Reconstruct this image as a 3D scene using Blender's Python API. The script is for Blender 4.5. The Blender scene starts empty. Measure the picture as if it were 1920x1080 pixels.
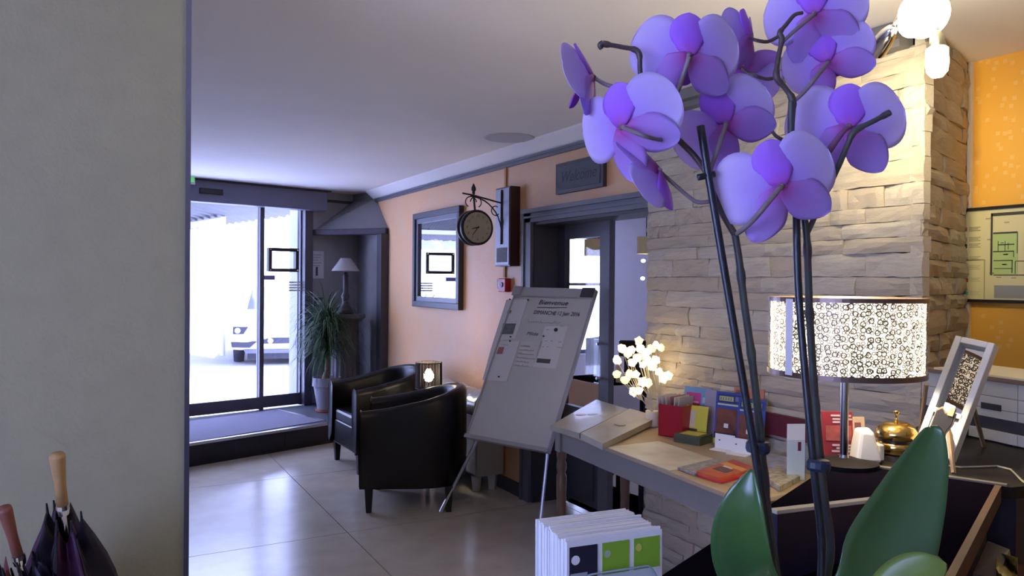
import bpy, math, random
from mathutils import Vector, Matrix
random.seed(7)
R = math.radians
SC = bpy.context.scene
COL = SC.collection

# ------------------------------------------------------------------ camera
CAM_F = 1430.0
CAM_POS = Vector((0, 0, 1.6))
YAW, PITCH, ROLL = R(28.9), R(-0.48), R(0.5)
FW = Vector((math.sin(YAW) * math.cos(PITCH), math.cos(YAW) * math.cos(PITCH), math.sin(PITCH)))
_r0 = Vector((math.cos(YAW), -math.sin(YAW), 0))
_u0 = _r0.cross(FW)
RT = _r0 * math.cos(ROLL) + _u0 * math.sin(ROLL)
UP = -_r0 * math.sin(ROLL) + _u0 * math.cos(ROLL)
cd = bpy.data.cameras.new('camera')
cd.sensor_width = 36.0
cd.lens = CAM_F / 1920.0 * 36.0
cd.clip_start = 0.05
cam = bpy.data.objects.new('camera', cd)
COL.objects.link(cam)
m3 = Matrix((RT, UP, -FW)).transposed()
cam.matrix_world = Matrix.Translation(CAM_POS) @ m3.to_4x4()
SC.camera = cam

# ------------------------------------------------------------------ world, big lights, exposure
W = bpy.data.worlds.new('overcast_sky')
SC.world = W
W.use_nodes = True
bg = W.node_tree.nodes['Background']
bg.inputs[0].default_value = (0.46, 0.54, 1.0, 1)
bg.inputs[1].default_value = 10.0
SC.view_settings.view_transform = 'Standard'
SC.view_settings.look = 'None'
SC.view_settings.exposure = 0.08
SC.view_settings.gamma = 1.0
SC.view_settings.use_curve_mapping = False
SC.cycles.max_bounces = 10
SC.cycles.diffuse_bounces = 5
SC.cycles.transparent_max_bounces = 16
SC.cycles.use_denoising = True
SC.cycles.sample_clamp_indirect = 6.0
SC.cycles.caustics_reflective = False
SC.cycles.caustics_refractive = False


def lamp(name, typ, loc, energy, color, **kw):
    l = bpy.data.lights.new(name, typ)
    l.energy = energy
    l.color = color
    for k, v in kw.items():
        if k != 'aim':
            setattr(l, k, v)
    o = bpy.data.objects.new(name, l)
    o.location = loc
    if 'aim' in kw:
        d = Vector(kw['aim']) - Vector(loc)
        o.rotation_euler = d.to_track_quat('-Z', 'Y').to_euler()
    COL.objects.link(o)
    return o


# high sun travelling along the street front
lamp('street_sun', 'SUN', (3, 16, 20), 28, (0.46, 0.54, 1.0), angle=R(2), aim=(3 - 9.0, 16 - 3.0, 0))
# daylight of the side window behind the partition (the window itself is window_1 below)
lamp('window_daylight', 'AREA', (-3.1, -0.2, 1.6), 42, (0.26, 0.33, 1.0), shape='RECTANGLE', size=2.6, size_y=1.5, aim=(0, -0.2, 1.9))


# ------------------------------------------------------------------ pixel helpers: a photo pixel to a point on a known plane
def ray(x, y):
    return FW + RT * ((x - 960) / CAM_F) + UP * ((540 - y) / CAM_F)


def pz(x, y, z):
    d = ray(x, y)
    return CAM_POS + d * ((z - CAM_POS.z) / d.z)


def pX(x, y, v):
    d = ray(x, y)
    return CAM_POS + d * (v / d.x)


def pY(x, y, v):
    d = ray(x, y)
    return CAM_POS + d * (v / d.y)


def pd(x, y, dep):
    return CAM_POS + ray(x, y) * dep


def pp(x, y, p, n):
    d = ray(x, y)
    p = Vector(p)
    n = Vector(n)
    return CAM_POS + d * ((p - CAM_POS).dot(n) / d.dot(n))


# ------------------------------------------------------------------ materials
def lin(c):
    if isinstance(c, str):
        c = tuple(int(c[i:i + 2], 16) / 255 for i in (0, 2, 4))
        c = tuple(v / 12.92 if v <= 0.04045 else ((v + 0.055) / 1.055) ** 2.4 for v in c)
    return (c[0], c[1], c[2], 1)


MATS = {}


def mat(name, color, rough=0.6, metal=0.0, spec=0.5, noise=0.0, nscale=8.0, bump=0.0, bscale=30.0, color2=None, emit=None,
        estr=0.0, trans=0.0, alpha=1.0, coat=0.0, stretch=None):
    if name in MATS:
        return MATS[name]
    m = bpy.data.materials.new(name)
    m.use_nodes = True
    nt = m.node_tree
    b = nt.nodes['Principled BSDF']
    b.inputs['Base Color'].default_value = lin(color)
    b.inputs['Roughness'].default_value = rough
    b.inputs['Metallic'].default_value = metal
    b.inputs['Specular IOR Level'].default_value = spec
    b.inputs['Coat Weight'].default_value = coat
    b.inputs['Coat Roughness'].default_value = 0.1
    if emit is not None:
        b.inputs['Emission Color'].default_value = lin(emit)
        b.inputs['Emission Strength'].default_value = estr
    b.inputs['Transmission Weight'].default_value = trans
    b.inputs['Alpha'].default_value = alpha
    tc = nt.nodes.new('ShaderNodeTexCoord')
    mp = nt.nodes.new('ShaderNodeMapping')
    nt.links.new(tc.outputs['Object'], mp.inputs[0])
    if stretch:
        mp.inputs['Scale'].default_value = stretch
    if noise > 0 or color2 is not None:
        n = nt.nodes.new('ShaderNodeTexNoise')
        n.inputs['Scale'].default_value = nscale
        n.inputs['Detail'].default_value = 6
        nt.links.new(mp.outputs[0], n.inputs['Vector'])
        rp = nt.nodes.new('ShaderNodeValToRGB')
        c1 = lin(color)
        c2 = lin(color2) if color2 is not None else tuple(v * (1 - noise) for v in c1[:3]) + (1,)
        rp.color_ramp.elements[0].color = c2
        rp.color_ramp.elements[1].color = c1
        rp.color_ramp.elements[0].position = 0.32
        rp.color_ramp.elements[1].position = 0.68
        nt.links.new(n.outputs['Fac'], rp.inputs[0])
        nt.links.new(rp.outputs[0], b.inputs['Base Color'])
    if bump > 0:
        n2 = nt.nodes.new('ShaderNodeTexNoise')
        n2.inputs['Scale'].default_value = bscale
        n2.inputs['Detail'].default_value = 8
        nt.links.new(mp.outputs[0], n2.inputs['Vector'])
        bp = nt.nodes.new('ShaderNodeBump')
        bp.inputs['Strength'].default_value = bump
        bp.inputs['Distance'].default_value = 0.02
        nt.links.new(n2.outputs['Fac'], bp.inputs['Height'])
        nt.links.new(bp.outputs[0], b.inputs['Normal'])
    MATS[name] = m
    return m


def glass_mat(name, tint=(1, 1, 1), refl=0.08, rough=0.0):
    """thin sheet of glass: mostly transparent, a little mirror reflection"""
    if name in MATS:
        return MATS[name]
    m = bpy.data.materials.new(name)
    m.use_nodes = True
    nt = m.node_tree
    nt.nodes.clear()
    o = nt.nodes.new('ShaderNodeOutputMaterial')
    t = nt.nodes.new('ShaderNodeBsdfTransparent')
    t.inputs[0].default_value = lin(tint)
    g = nt.nodes.new('ShaderNodeBsdfGlossy')
    g.inputs['Roughness'].default_value = rough
    mx = nt.nodes.new('ShaderNodeMixShader')
    lw = nt.nodes.new('ShaderNodeLayerWeight')
    lw.inputs[0].default_value = 0.5
    pw = nt.nodes.new('ShaderNodeMath')
    pw.operation = 'POWER'
    pw.inputs[1].default_value = 4.0
    nt.links.new(lw.outputs['Facing'], pw.inputs[0])
    ma = nt.nodes.new('ShaderNodeMath')
    ma.operation = 'MULTIPLY_ADD'
    ma.inputs[1].default_value = 0.8
    ma.inputs[2].default_value = refl * 0.35
    nt.links.new(pw.outputs[0], ma.inputs[0])
    nt.links.new(ma.outputs[0], mx.inputs[0])
    nt.links.new(t.outputs[0], mx.inputs[1])
    nt.links.new(g.outputs[0], mx.inputs[2])
    nt.links.new(mx.outputs[0], o.inputs[0])
    MATS[name] = m
    return m


def petal_mat(name, base, mid, tip, length, tr=0.4, veins=0.10):
    m = bpy.data.materials.new(name)
    m.use_nodes = True
    nt = m.node_tree
    b = nt.nodes['Principled BSDF']
    b.inputs['Roughness'].default_value = 0.55
    b.inputs['Specular IOR Level'].default_value = 0.25
    tc = nt.nodes.new('ShaderNodeTexCoord')
    ln = nt.nodes.new('ShaderNodeVectorMath')
    ln.operation = 'LENGTH'
    nt.links.new(tc.outputs['Object'], ln.inputs[0])
    mr = nt.nodes.new('ShaderNodeMapRange')
    mr.inputs['From Max'].default_value = length
    nt.links.new(ln.outputs['Value'], mr.inputs['Value'])
    rp = nt.nodes.new('ShaderNodeValToRGB')
    e = rp.color_ramp.elements
    e[0].color = lin(base)
    e[0].position = 0.03
    e[1].color = lin(tip)
    e[1].position = 1.0
    k = e.new(0.34)
    k.color = lin(mid)
    nt.links.new(mr.outputs[0], rp.inputs[0])
    nz = nt.nodes.new('ShaderNodeTexNoise')
    nz.inputs['Scale'].default_value = 90
    mp = nt.nodes.new('ShaderNodeMapping')
    mp.inputs['Scale'].default_value = (1, 0.16, 1)
    nt.links.new(tc.outputs['Object'], mp.inputs[0])
    nt.links.new(mp.outputs[0], nz.inputs['Vector'])
    mx = nt.nodes.new('ShaderNodeMixRGB')
    mx.blend_type = 'MULTIPLY'
    mx.inputs[0].default_value = veins
    nt.links.new(rp.outputs[0], mx.inputs[1])
    nt.links.new(nz.outputs['Fac'], mx.inputs[2])
    nt.links.new(mx.outputs[0], b.inputs['Base Color'])
    t = nt.nodes.new('ShaderNodeBsdfTranslucent')
    nt.links.new(mx.outputs[0], t.inputs[0])
    ms = nt.nodes.new('ShaderNodeMixShader')
    ms.inputs[0].default_value = tr
    nt.links.new(b.outputs[0], ms.inputs[1])
    nt.links.new(t.outputs[0], ms.inputs[2])
    nt.links.new(ms.outputs[0], nt.nodes['Material Output'].inputs[0])
    return m


# ------------------------------------------------------------------ mesh builder
class MB:
    def __init__(self):
        self.v = []
        self.f = []

    def add(self, verts, faces):
        o = len(self.v)
        self.v += [Vector(p) for p in verts]
        self.f += [tuple(i + o for i in f) for f in faces]
        return self

    def hexa(self, p):          # 8 points: bottom ring 0-3, top ring 4-7
        return self.add(p, [(0, 3, 2, 1), (4, 5, 6, 7), (0, 1, 5, 4), (1, 2, 6, 5), (2, 3, 7, 6), (3, 0, 4, 7)])

    def box(self, a, b):
        x0, x1 = sorted((a[0], b[0]))
        y0, y1 = sorted((a[1], b[1]))
        z0, z1 = sorted((a[2], b[2]))
        return self.hexa([(x0, y0, z0), (x1, y0, z0), (x1, y1, z0), (x0, y1, z0), (x0, y0, z1), (x1, y0, z1), (x1, y1, z1), (x0, y1, z1)])

    def cbox(self, c, s, rz=0.0, bev=0.0):
        """centred box turned about z; bev chamfers the vertical edges"""
        hx, hy, hz = s[0] / 2, s[1] / 2, s[2] / 2
        if bev <= 0:
            pts = [(-hx, -hy), (hx, -hy), (hx, hy), (-hx, hy)]
        else:
            pts = []
            for (sx, sy, a0) in ((1, -1, -90), (1, 1, 0), (-1, 1, 90), (-1, -1, 180)):
                for k in range(4):
                    a = R(a0 + 30 * k)
                    pts.append((sx * (hx - bev) + bev * math.cos(a), sy * (hy - bev) + bev * math.sin(a)))
        ca, sa = math.cos(rz), math.sin(rz)
        pts = [(c[0] + x * ca - y * sa, c[1] + x * sa + y * ca) for x, y in pts]
        return self.prism(pts, c[2] - hz, c[2] + hz)

    def prism(self, pts, z0, z1):
        a = sum(pts[i][0] * pts[(i + 1) % len(pts)][1] - pts[(i + 1) % len(pts)][0] * pts[i][1] for i in range(len(pts)))
        if a < 0:
            pts = list(reversed(pts))
        n = len(pts)
        vs = [(p[0], p[1], z0) for p in pts] + [(p[0], p[1], z1) for p in pts]
        fs = [tuple(reversed(range(n))), tuple(range(n, 2 * n))] + [(i, (i + 1) % n, n + (i + 1) % n, n + i) for i in range(n)]
        return self.add(vs, fs)

    def slab(self, quad, th):
        """four corner points, thickened along the face normal by -th (below)"""
        q = [Vector(p) for p in quad]
        n = (q[1] - q[0]).cross(q[3] - q[0]).normalized()
        lo = [p - n * th for p in q]
        return self.hexa(lo + q)

    def tube(self, pts, r, n=8, cap=True):
        pts = [Vector(p) for p in pts]
        rr = r if isinstance(r, (list, tuple)) else [r] * len(pts)
        o = len(self.v)
        prev = None
        for i, p in enumerate(pts):
            t = (pts[min(i + 1, len(pts) - 1)] - pts[max(i - 1, 0)]).normalized()
            if prev is None:
                a = Vector((0, 0, 1)) if abs(t.z) < 0.9 else Vector((1, 0, 0))
                u = t.cross(a).normalized()
            else:
                u = (prev - t * prev.dot(t)).normalized()
            prev = u
            w = t.cross(u)
            for k in range(n):
                an = 2 * math.pi * k / n
                self.v.append(p + (u * math.cos(an) + w * math.sin(an)) * rr[i])
        for i in range(len(pts) - 1):
            for k in range(n):
                a, b = o + i * n + k, o + i * n + (k + 1) % n
                self.f.append((a, b, b + n, a + n))
        if cap:
            self.f.append(tuple(o + k for k in reversed(range(n))))
            self.f.append(tuple(o + (len(pts) - 1) * n + k for k in range(n)))
        return self

    def lathe(self, prof, c=(0, 0, 0), axis=(0, 0, 1), n=24, rad=None, cap=None):
        """prof: list of (radius, height). rad(angle, i) optional multiplier"""
        ax = Vector(axis).normalized()
        q = Vector((0, 0, 1)).rotation_difference(ax)
        c = Vector(c)
        o = len(self.v)
        for i, (r, h) in enumerate(prof):
            for k in range(n):
                a = 2 * math.pi * k / n
                m = rad(a, i) if rad else 1.0
                self.v.append(c + q @ Vector((r * m * math.cos(a), r * m * math.sin(a), h)))
        for i in range(len(prof) - 1):
            for k in range(n):
                a, b = o + i * n + k, o + i * n + (k + 1) % n
                self.f.append((a, b, b + n, a + n))
        if cap is None:
            cap = (abs(prof[0][0] - prof[-1][0]) + abs(prof[0][1] - prof[-1][1])) > 1e-9
        if cap and prof[0][0] > 1e-6:
            self.f.append(tuple(o + k for k in reversed(range(n))))
        if cap and prof[-1][0] > 1e-6:
            self.f.append(tuple(o + (len(prof) - 1) * n + k for k in range(n)))
        return self

    def grid(self, fn, nu, nv):
        o = len(self.v)
        for i in range(nu + 1):
            for j in range(nv + 1):
                self.v.append(Vector(fn(i / nu, j / nv)))
        for i in range(nu):
            for j in range(nv):
                a = o + i * (nv + 1) + j
                self.f.append((a, a + nv + 1, a + nv + 2, a + 1))
        return self

    def build(self, name, material, parent=None, smooth=False, world=False, bevel=0.0, solid=0.0):
        if world and parent is not None:
            mw = parent.matrix_world if False else tree_matrix(parent)
            inv = mw.inverted()
            vs = [inv @ p for p in self.v]
        else:
            vs = self.v
        me = bpy.data.meshes.new(name)
        me.from_pydata([tuple(p) for p in vs], [], self.f)
        me.update()
        me.materials.append(material)
        if smooth:
            me.shade_smooth()
        o = bpy.data.objects.new(name, me)
        COL.objects.link(o)
        if parent is not None:
            o.parent = parent
        if solid:
            md = o.modifiers.new('thickness', 'SOLIDIFY')
            md.thickness = solid
            md.offset = 0
        if bevel:
            md = o.modifiers.new('edge', 'BEVEL')
            md.width = bevel
            md.segments = 2
            md.limit_method = 'ANGLE'
        return o


def tree_matrix(o):
    m = o.matrix_basis.copy()
    p = o.parent
    while p is not None:
        m = p.matrix_basis @ m
        p = p.parent
    return m


def thing(name, label, cat, loc=(0, 0, 0), rz=0.0, group=None):
    o = bpy.data.objects.new(name, None)
    o.empty_display_size = 0.05
    COL.objects.link(o)
    o.location = loc
    o.rotation_euler = (0, 0, rz)
    return tag(o, label, cat, group)


def tag(o, label, cat, group=None):
    o['label'] = label
    o['category'] = cat
    if group:
        o['group'] = group
    return o


def struct(o, label=None):
    o['kind'] = 'structure'
    if label:
        o['label'] = label
    return o


def text_part(body, size, material, parent, matrix, shear=0.0, name='lettering', align='LEFT', depth=0.0004, sx=1.0):
    cu = bpy.data.curves.new(name, 'FONT')
    cu.body = body
    cu.size = size
    cu.shear = shear
    cu.align_x = align
    cu.extrude = depth
    cu.resolution_u = 3
    t = bpy.data.objects.new(name, cu)
    me = bpy.data.meshes.new_from_object(t)
    bpy.data.objects.remove(t)
    bpy.data.curves.remove(cu)
    me.materials.clear()
    me.materials.append(material)
    if sx != 1.0:
        for v in me.vertices:
            v.co.x *= sx
    o = bpy.data.objects.new(name, me)
    COL.objects.link(o)
    o.parent = parent
    o.matrix_local = matrix
    return o


def frame_from(origin, ux, uy):
    """matrix whose x axis is ux, y axis near uy"""
    ux = Vector(ux).normalized()
    uz = ux.cross(Vector(uy)).normalized()
    uy = uz.cross(ux)
    m = Matrix((ux, uy, uz)).transposed().to_4x4()
    m.translation = Vector(origin)
    return m


def place(o, M):
    o.matrix_basis = M
    return o

# ------------------------------------------------------------------ palette
M_CEIL = mat('ceiling_paint', (0.84, 0.83, 0.82), 0.85, noise=0.06, nscale=1.2, bump=0.05, bscale=60)
M_ORANGE = mat('peach_plaster', (0.80, 0.43, 0.19), 0.48, spec=0.5, color2=(0.74, 0.47, 0.26), nscale=3.5, bump=0.15, bscale=25)
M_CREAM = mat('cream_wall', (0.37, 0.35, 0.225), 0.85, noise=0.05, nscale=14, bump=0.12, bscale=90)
M_WHITEWALL = mat('white_plaster', (0.70, 0.69, 0.70), 0.85, noise=0.05, nscale=5, bump=0.05)
M_GREYTRIM = mat('grey_blue_paint', (0.13, 0.135, 0.165), 0.5, noise=0.12, nscale=20)
M_DARKTRIM = mat('dark_grey_paint', (0.055, 0.055, 0.07), 0.5, noise=0.15, nscale=15)
M_HOOD = mat('hood_plaster', (0.28, 0.27, 0.285), 0.85, noise=0.12, nscale=6, bump=0.1)
M_FLOOR = mat('beige_terrazzo', (0.60, 0.54, 0.44), 0.20, color2=(0.52, 0.46, 0.37), nscale=5, spec=1.0, bump=0.02, bscale=6)
M_JOINT = mat('floor_joint', (0.13, 0.11, 0.10), 0.8)
M_BLACKTILE = mat('black_riser_tile', (0.012, 0.011, 0.02), 0.35, noise=0.3, nscale=10)
M_SLATE = mat('dark_slate', (0.10, 0.105, 0.13), 0.35, noise=0.25, nscale=12)
M_ALU = mat('brushed_metal', (0.62, 0.62, 0.66), 0.3, metal=1.0)
M_CHROME = mat('chrome', (0.8, 0.8, 0.82), 0.12, metal=1.0)
M_DOORALU = mat('grey_door_metal', (0.10, 0.10, 0.125), 0.45, metal=0.3)
M_GLASS = glass_mat('pane_glass')
M_ACRYLIC = glass_mat('clear_acrylic', (0.93, 0.97, 0.98), 0.1)
M_BLACK = mat('black_plastic', (0.012, 0.012, 0.016), 0.4)
M_WHITE = mat('white_plastic', (0.72, 0.72, 0.70), 0.4)
M_PAPER = mat('white_paper', (0.80, 0.80, 0.79), 0.7)
M_INK = mat('ink_marker', (0.05, 0.05, 0.08), 0.7)
M_INKLIGHT = mat('ink_faint', (0.38, 0.38, 0.42), 0.7)

# ------------------------------------------------------------------ floor
floor = struct(MB().box((-3.4, -2.8, -0.12), (3.6, 9.0, -0.006)).build('floor', M_JOINT), 'beige stone floor of the lobby')
xs = [-3.4] + [1.43 + 1.55 * k for k in range(-3, 2)] + [3.6]
ys = [-2.8] + [4.72 + 1.55 * k for k in range(-4, 3)] + [9.0]
for i in range(len(xs) - 1):
    for j in range(len(ys) - 1):
        x0, x1, y0, y1 = xs[i] + .003, xs[i + 1] - .003, ys[j] + .003, ys[j + 1] - .003
        if x1 - x0 > 0.05:
            MB().box((x0, y0, -0.02), (x1, y1, 0)).build('floor_slab', M_FLOOR, floor)

# ------------------------------------------------------------------ entry wall frame (turned 13 degrees)
EA = R(13)
EO = Vector((0.87, 8.29, 0))
EX = Vector((math.cos(EA), math.sin(EA), 0))
EN = Vector((-math.sin(EA), math.cos(EA), 0))


def pe(x, y, off=0.0):
    """pixel to entry-wall local coordinates (along, height), plane moved off metres outwards"""
    p = pp(x, y, EO + EN * off, EN)
    return (p - EO).dot(EX), p.z


def ew(s, d, z):
    return EO + EX * s + EN * d + Vector((0, 0, z))


def ebox(mb, s0, s1, d0, d1, z0, z1):
    return mb.hexa([ew(s0, d0, z0), ew(s1, d0, z0), ew(s1, d1, z0), ew(s0, d1, z0), ew(s0, d0, z1), ew(s1, d0, z1), ew(s1, d1, z1), ew(s0, d1, z1)])


CEIL = 2.6
el = ew(-4.6, 0.12, 0)
er = ew(2.3, 0.12, 0)
ceil = MB().prism([(-3.4, -2.8), (8.2, -2.8), (8.2, 9.4), (3.0, 9.4), (er.x, er.y), (el.x, el.y), (-3.4, el.y)], CEIL, CEIL + 0.12).build('ceiling', M_CEIL)
struct(ceil, 'white plaster ceiling of the lobby')
tag(MB().lathe([(0.0, -0.006), (0.17, -0.006), (0.18, 0.0)], (pz(955, 258, CEIL).x, pz(955, 258, CEIL).y, CEIL), n=32).build('ceiling_plate', mat('grey_cover_plate', (0.60, 0.59, 0.60), 0.8)),
    'faint round grey cover plate set flush in the ceiling', 'cover plate')

# ------------------------------------------------------------------ orange wall and dining opening
WX = 2.8
DY0, DY1, DH = 3.30, 4.76, 2.03          # doorway
mb = MB()
mb.box((WX, DY1, 0), (WX + 0.25, 9.2, CEIL)).box((WX, DY0, DH), (WX + 0.25, DY1, CEIL)).box((WX, 1.9, 0), (WX + 0.25, DY0, CEIL))
wall_r = struct(mb.build('wall_right', M_ORANGE), 'peach orange plaster wall with the dining room doorway')
# cove and grey moulding
cov = MB()
prof = [(WX - 0.11, CEIL), (WX - 0.10, CEIL - 0.012), (WX - 0.06, CEIL - 0.045), (WX - 0.012, CEIL - 0.085), (WX, CEIL - 0.09), (WX, CEIL)]
n = len(prof)
cov.add([(x, 1.9, z) for x, z in prof] + [(x, 8.3, z) for x, z in prof],
        [tuple(range(n)), tuple(reversed(range(n, 2 * n)))] + [(i, i + n, (i + 1) % n + n, (i + 1) % n) for i in range(n)])
struct(cov.build('trim_1', M_CEIL), 'white ceiling cove above the orange wall')
mb = MB().box((WX - 0.02, 3.43, 2.475), (WX, 8.2, 2.515)).box((WX - 0.032, 3.43, 2.497), (WX, 8.2, 2.512))
struct(mb.build('trim_2', M_GREYTRIM), 'grey moulding below the ceiling cove')
# casing
mb = MB()
mb.box((WX - 0.025, DY1, 0), (WX, DY1 + 0.115, 2.12)).box((WX - 0.035, DY1 + 0.085, 0), (WX, DY1 + 0.115, 2.12))
mb.box((WX - 0.025, 3.3, DH), (WX, DY1 + 0.115, 2.12)).box((WX - 0.045, 3.3, 2.095), (WX, DY1 + 0.115, 2.125)).box((WX - 0.035, 3.3, 2.06), (WX, DY1 + 0.10, 2.075))
struct(mb.build('trim_3', M_GREYTRIM), 'grey moulded casing of the dining doorway')
mb = MB().box((WX, DY1 - 0.02, 0), (WX + 0.25, DY1, DH)).box((WX, DY0, DH - 0.02), (WX + 0.25, DY1, DH)).box((WX, DY0 - .02, 0), (WX + 0.25, DY0, DH))
struct(mb.build('trim_4', M_DARKTRIM), 'dark reveal of the dining doorway')
mb = MB().box((WX - 0.015, DY1 + 0.115, 0), (WX, 7.8, 0.1))
struct(mb.build('baseboard_right', M_DARKTRIM))
# thin vertical conduit on the orange wall
struct(MB().box((WX - 0.012, 5.165, 1.63), (WX, 5.195, 2.475)).build('trim_5', mat('ochre_conduit', (0.55, 0.27, 0.08), 0.6)), 'thin ochre conduit down the orange wall')

# glazed dining door leaf
LX = WX + 0.20
LY0, LY1 = 4.105, DY1 - 0.02
d1 = struct(thing('door_1', 'grey framed glazed door leaf beside the whiteboard', 'door', (LX, LY0, 0)))
del d1['category']
w = LY1 - LY0
MB().box((0, 0, 0.01), (0.045, 0.11, DH - 0.02)).build('stile', M_GREYTRIM, d1)
MB().box((0, w - 0.09, 0.01), (0.045, w, DH - 0.02)).build('stile', M_DARKTRIM, d1)
MB().box((0, 0.11, DH - 0.12), (0.045, w - 0.09, DH - 0.02)).build('top_rail', M_GREYTRIM, d1)
MB().box((0.005, 0.11, 0.06), (0.04, w - 0.09, 0.62)).box((-0.004, 0.16, 0.11), (0.04, w - 0.14, 0.57)).build('lower_panel', M_DARKTRIM, d1)
MB().box((0, 0.11, 0.62), (0.045, w - 0.09, 0.72)).build('middle_rail', M_GREYTRIM, d1)
MB().box((0.018, 0.11, 0.72), (0.024, w - 0.09, DH - 0.12)).build('pane', M_GLASS, d1)
h = MB().box((-0.05, 0.03, 0.93), (-0.042, 0.1, 1.22)).build('push_plate', M_ACRYLIC, d1)
for zz in (0.96, 1.19):
    MB().tube([(-0.055, 0.06, zz), (0.0, 0.06, zz)], 0.009).build('handle_post', M_CHROME, h)

# ------------------------------------------------------------------ stone clad pier
SX, SY0, SY1 = 2.76, 1.79, 3.43
RET = (3.46, 2.03)
M_STONE = mat('split_stone', (0.57, 0.50, 0.37), 0.85, color2=(0.47, 0.41, 0.31), nscale=3.0, bump=0.5, bscale=22, stretch=(1, 1, 2.5))
M_STONE2 = mat('split_stone_pale', (0.62, 0.57, 0.45), 0.85, color2=(0.53, 0.47, 0.36), nscale=4.0, bump=0.5, bscale=26, stretch=(1, 1, 2.5))
M_STONE3 = mat('split_stone_tan', (0.53, 0.43, 0.31), 0.85, color2=(0.51, 0.45, 0.35), nscale=4.0, bump=0.5, bscale=20, stretch=(1, 1, 2.5))
M_GROUT = mat('stone_backing', (0.42, 0.37, 0.28), 0.9)


def stone_mesh(seed, m):
    rnd = random.Random(seed)
    nu, nv = 6, 3
    vs, fs = [], []
    ph = [rnd.uniform(0, 6) for _ in range(6)]
    for i in range(nu + 1):
        for j in range(nv + 1):
            u, v = i / nu, j / nv
            edge = min(u, 1 - u, 1) * nu
            ez = min(v, 1 - v) * nv
            d = 0.62 + 0.14 * math.sin(ph[0] + 5 * u) + 0.12 * math.sin(ph[1] + 4 * v + 3 * u) + rnd.uniform(-.13, .13)
            if i in (0, nu):
                d -= 0.16
            if j in (0, nv):
                d -= 0.14
            vz = v + (rnd.uniform(-.035, .035) if 0 < i < nu else 0)
            vs.append((d, u, vz))
    for i in range(nu):
        for j in range(nv):
            a = i * (nv + 1) + j
            fs.append((a, a + 1, a + nv + 2, a + nv + 1))
    bd = [i * (nv + 1) for i in range(nu + 1)] + [nu * (nv + 1) + j for j in range(1, nv + 1)] + [i * (nv + 1) + nv for i in range(nu - 1, -1, -1)] + [j for j in range(nv - 1, 0, -1)]
    o = len(vs)
    vs += [(-1.0, vs[k][1], vs[k][2]) for k in bd]
    for q in range(len(bd)):
        a, b = bd[q], bd[(q + 1) % len(bd)]
        fs.append((a, b, o + (q + 1) % len(bd), o + q))
    me = bpy.data.meshes.new('stone')
    me.from_pydata(vs, [], [tuple(reversed(f)) for f in fs])
    me.update()
    me.materials.append(m)
    return me


STONES = [stone_mesh(s, (M_STONE, M_STONE2, M_STONE, M_STONE3, M_STONE2)[s % 5]) for s in range(20)]


def clad(parent, origin, along, out, length, ztop, lmin, lmax, seed):
    rnd = random.Random(seed)
    inv = tree_matrix(parent).inverted()
    z = 0.0
    along = Vector(along).normalized()
    out = Vector(out).normalized()
    while z < ztop - 0.02:
        hh = rnd.choice((0.062, 0.075, 0.085, 0.095, 0.07))
        if z + hh > ztop - 0.03:
            hh = ztop - z
        s = -rnd.uniform(0, 0.06)
        while s < length - 0.001:
            ll = rnd.uniform(lmin, lmax)
            if s + ll > length - 0.09:
                ll = length - s + rnd.uniform(0, 0.012)
            s0 = max(s, -0.012)
            o = bpy.data.objects.new('stone', rnd.choice(STONES))
            COL.objects.link(o)
            o.parent = parent
            sub = rnd.random() < 0.18
            parts = [(z, hh)]
            p = Vector(origin) + along * s0 + Vector((0, 0, z))
            dep = rnd.uniform(0.025, 0.042)
            M = Matrix(((out.x * dep, along.x * (s + ll - s0 - 0.002), 0, p.x), (out.y * dep, along.y * (s + ll - s0 - 0.002), 0, p.y), (0, 0, hh - 0.0025, p.z), (0, 0, 0, 1)))
            o.matrix_basis = inv @ M
            s += ll
        z += hh


pier = struct(MB().box((SX + 0.03, SY0 + 0.02, 0), (WX + 0.02, SY1 - 0.02, CEIL)).build('wall_stone', M_GROUT), 'cream split stone cladding behind the brochure table')
clad(pier, (SX + 0.03, SY0 + 0.012, 0), (0, 1, 0), (-1, 0, 0), SY1 - SY0 - 0.012, 2.53, 0.16, 0.46, 3)
rd = Vector((RET[0] - SX, RET[1] - SY0, 0))
rl = rd.length
rdir = rd.normalized()
rn = Vector((rdir.y, -rdir.x, 0))
a0 = Vector((SX + 0.03, SY0 + 0.02, 0))
a1 = Vector((RET[0], RET[1] + 0.02, 0))
ret = struct(MB().prism([(a0.x, a0.y), (a1.x, a1.y), (a1.x, a1.y + 0.3), (a0.x, a0.y + 0.3)], 0, CEIL).build('wall_stone_return', M_GROUT), 'narrow stone clad return beside the yellow wall')
clad(ret, a0 + Vector((0.002, -0.0, 0)), rdir, rn, rl, CEIL, 0.22, 0.5, 5)
mb = MB().box((SX - 0.10, SY0 + 0.06, 2.545), (SX + 0.05, SY1, CEIL - 0.002)).box((SX - 0.055, SY0 + 0.06, 2.515), (SX + 0.05, SY1, 2.545))
struct(mb.build('trim_6', mat('grey_beam', (0.17, 0.165, 0.16), 0.6, noise=0.1)), 'grey ceiling moulding over the stone wall')

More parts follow.
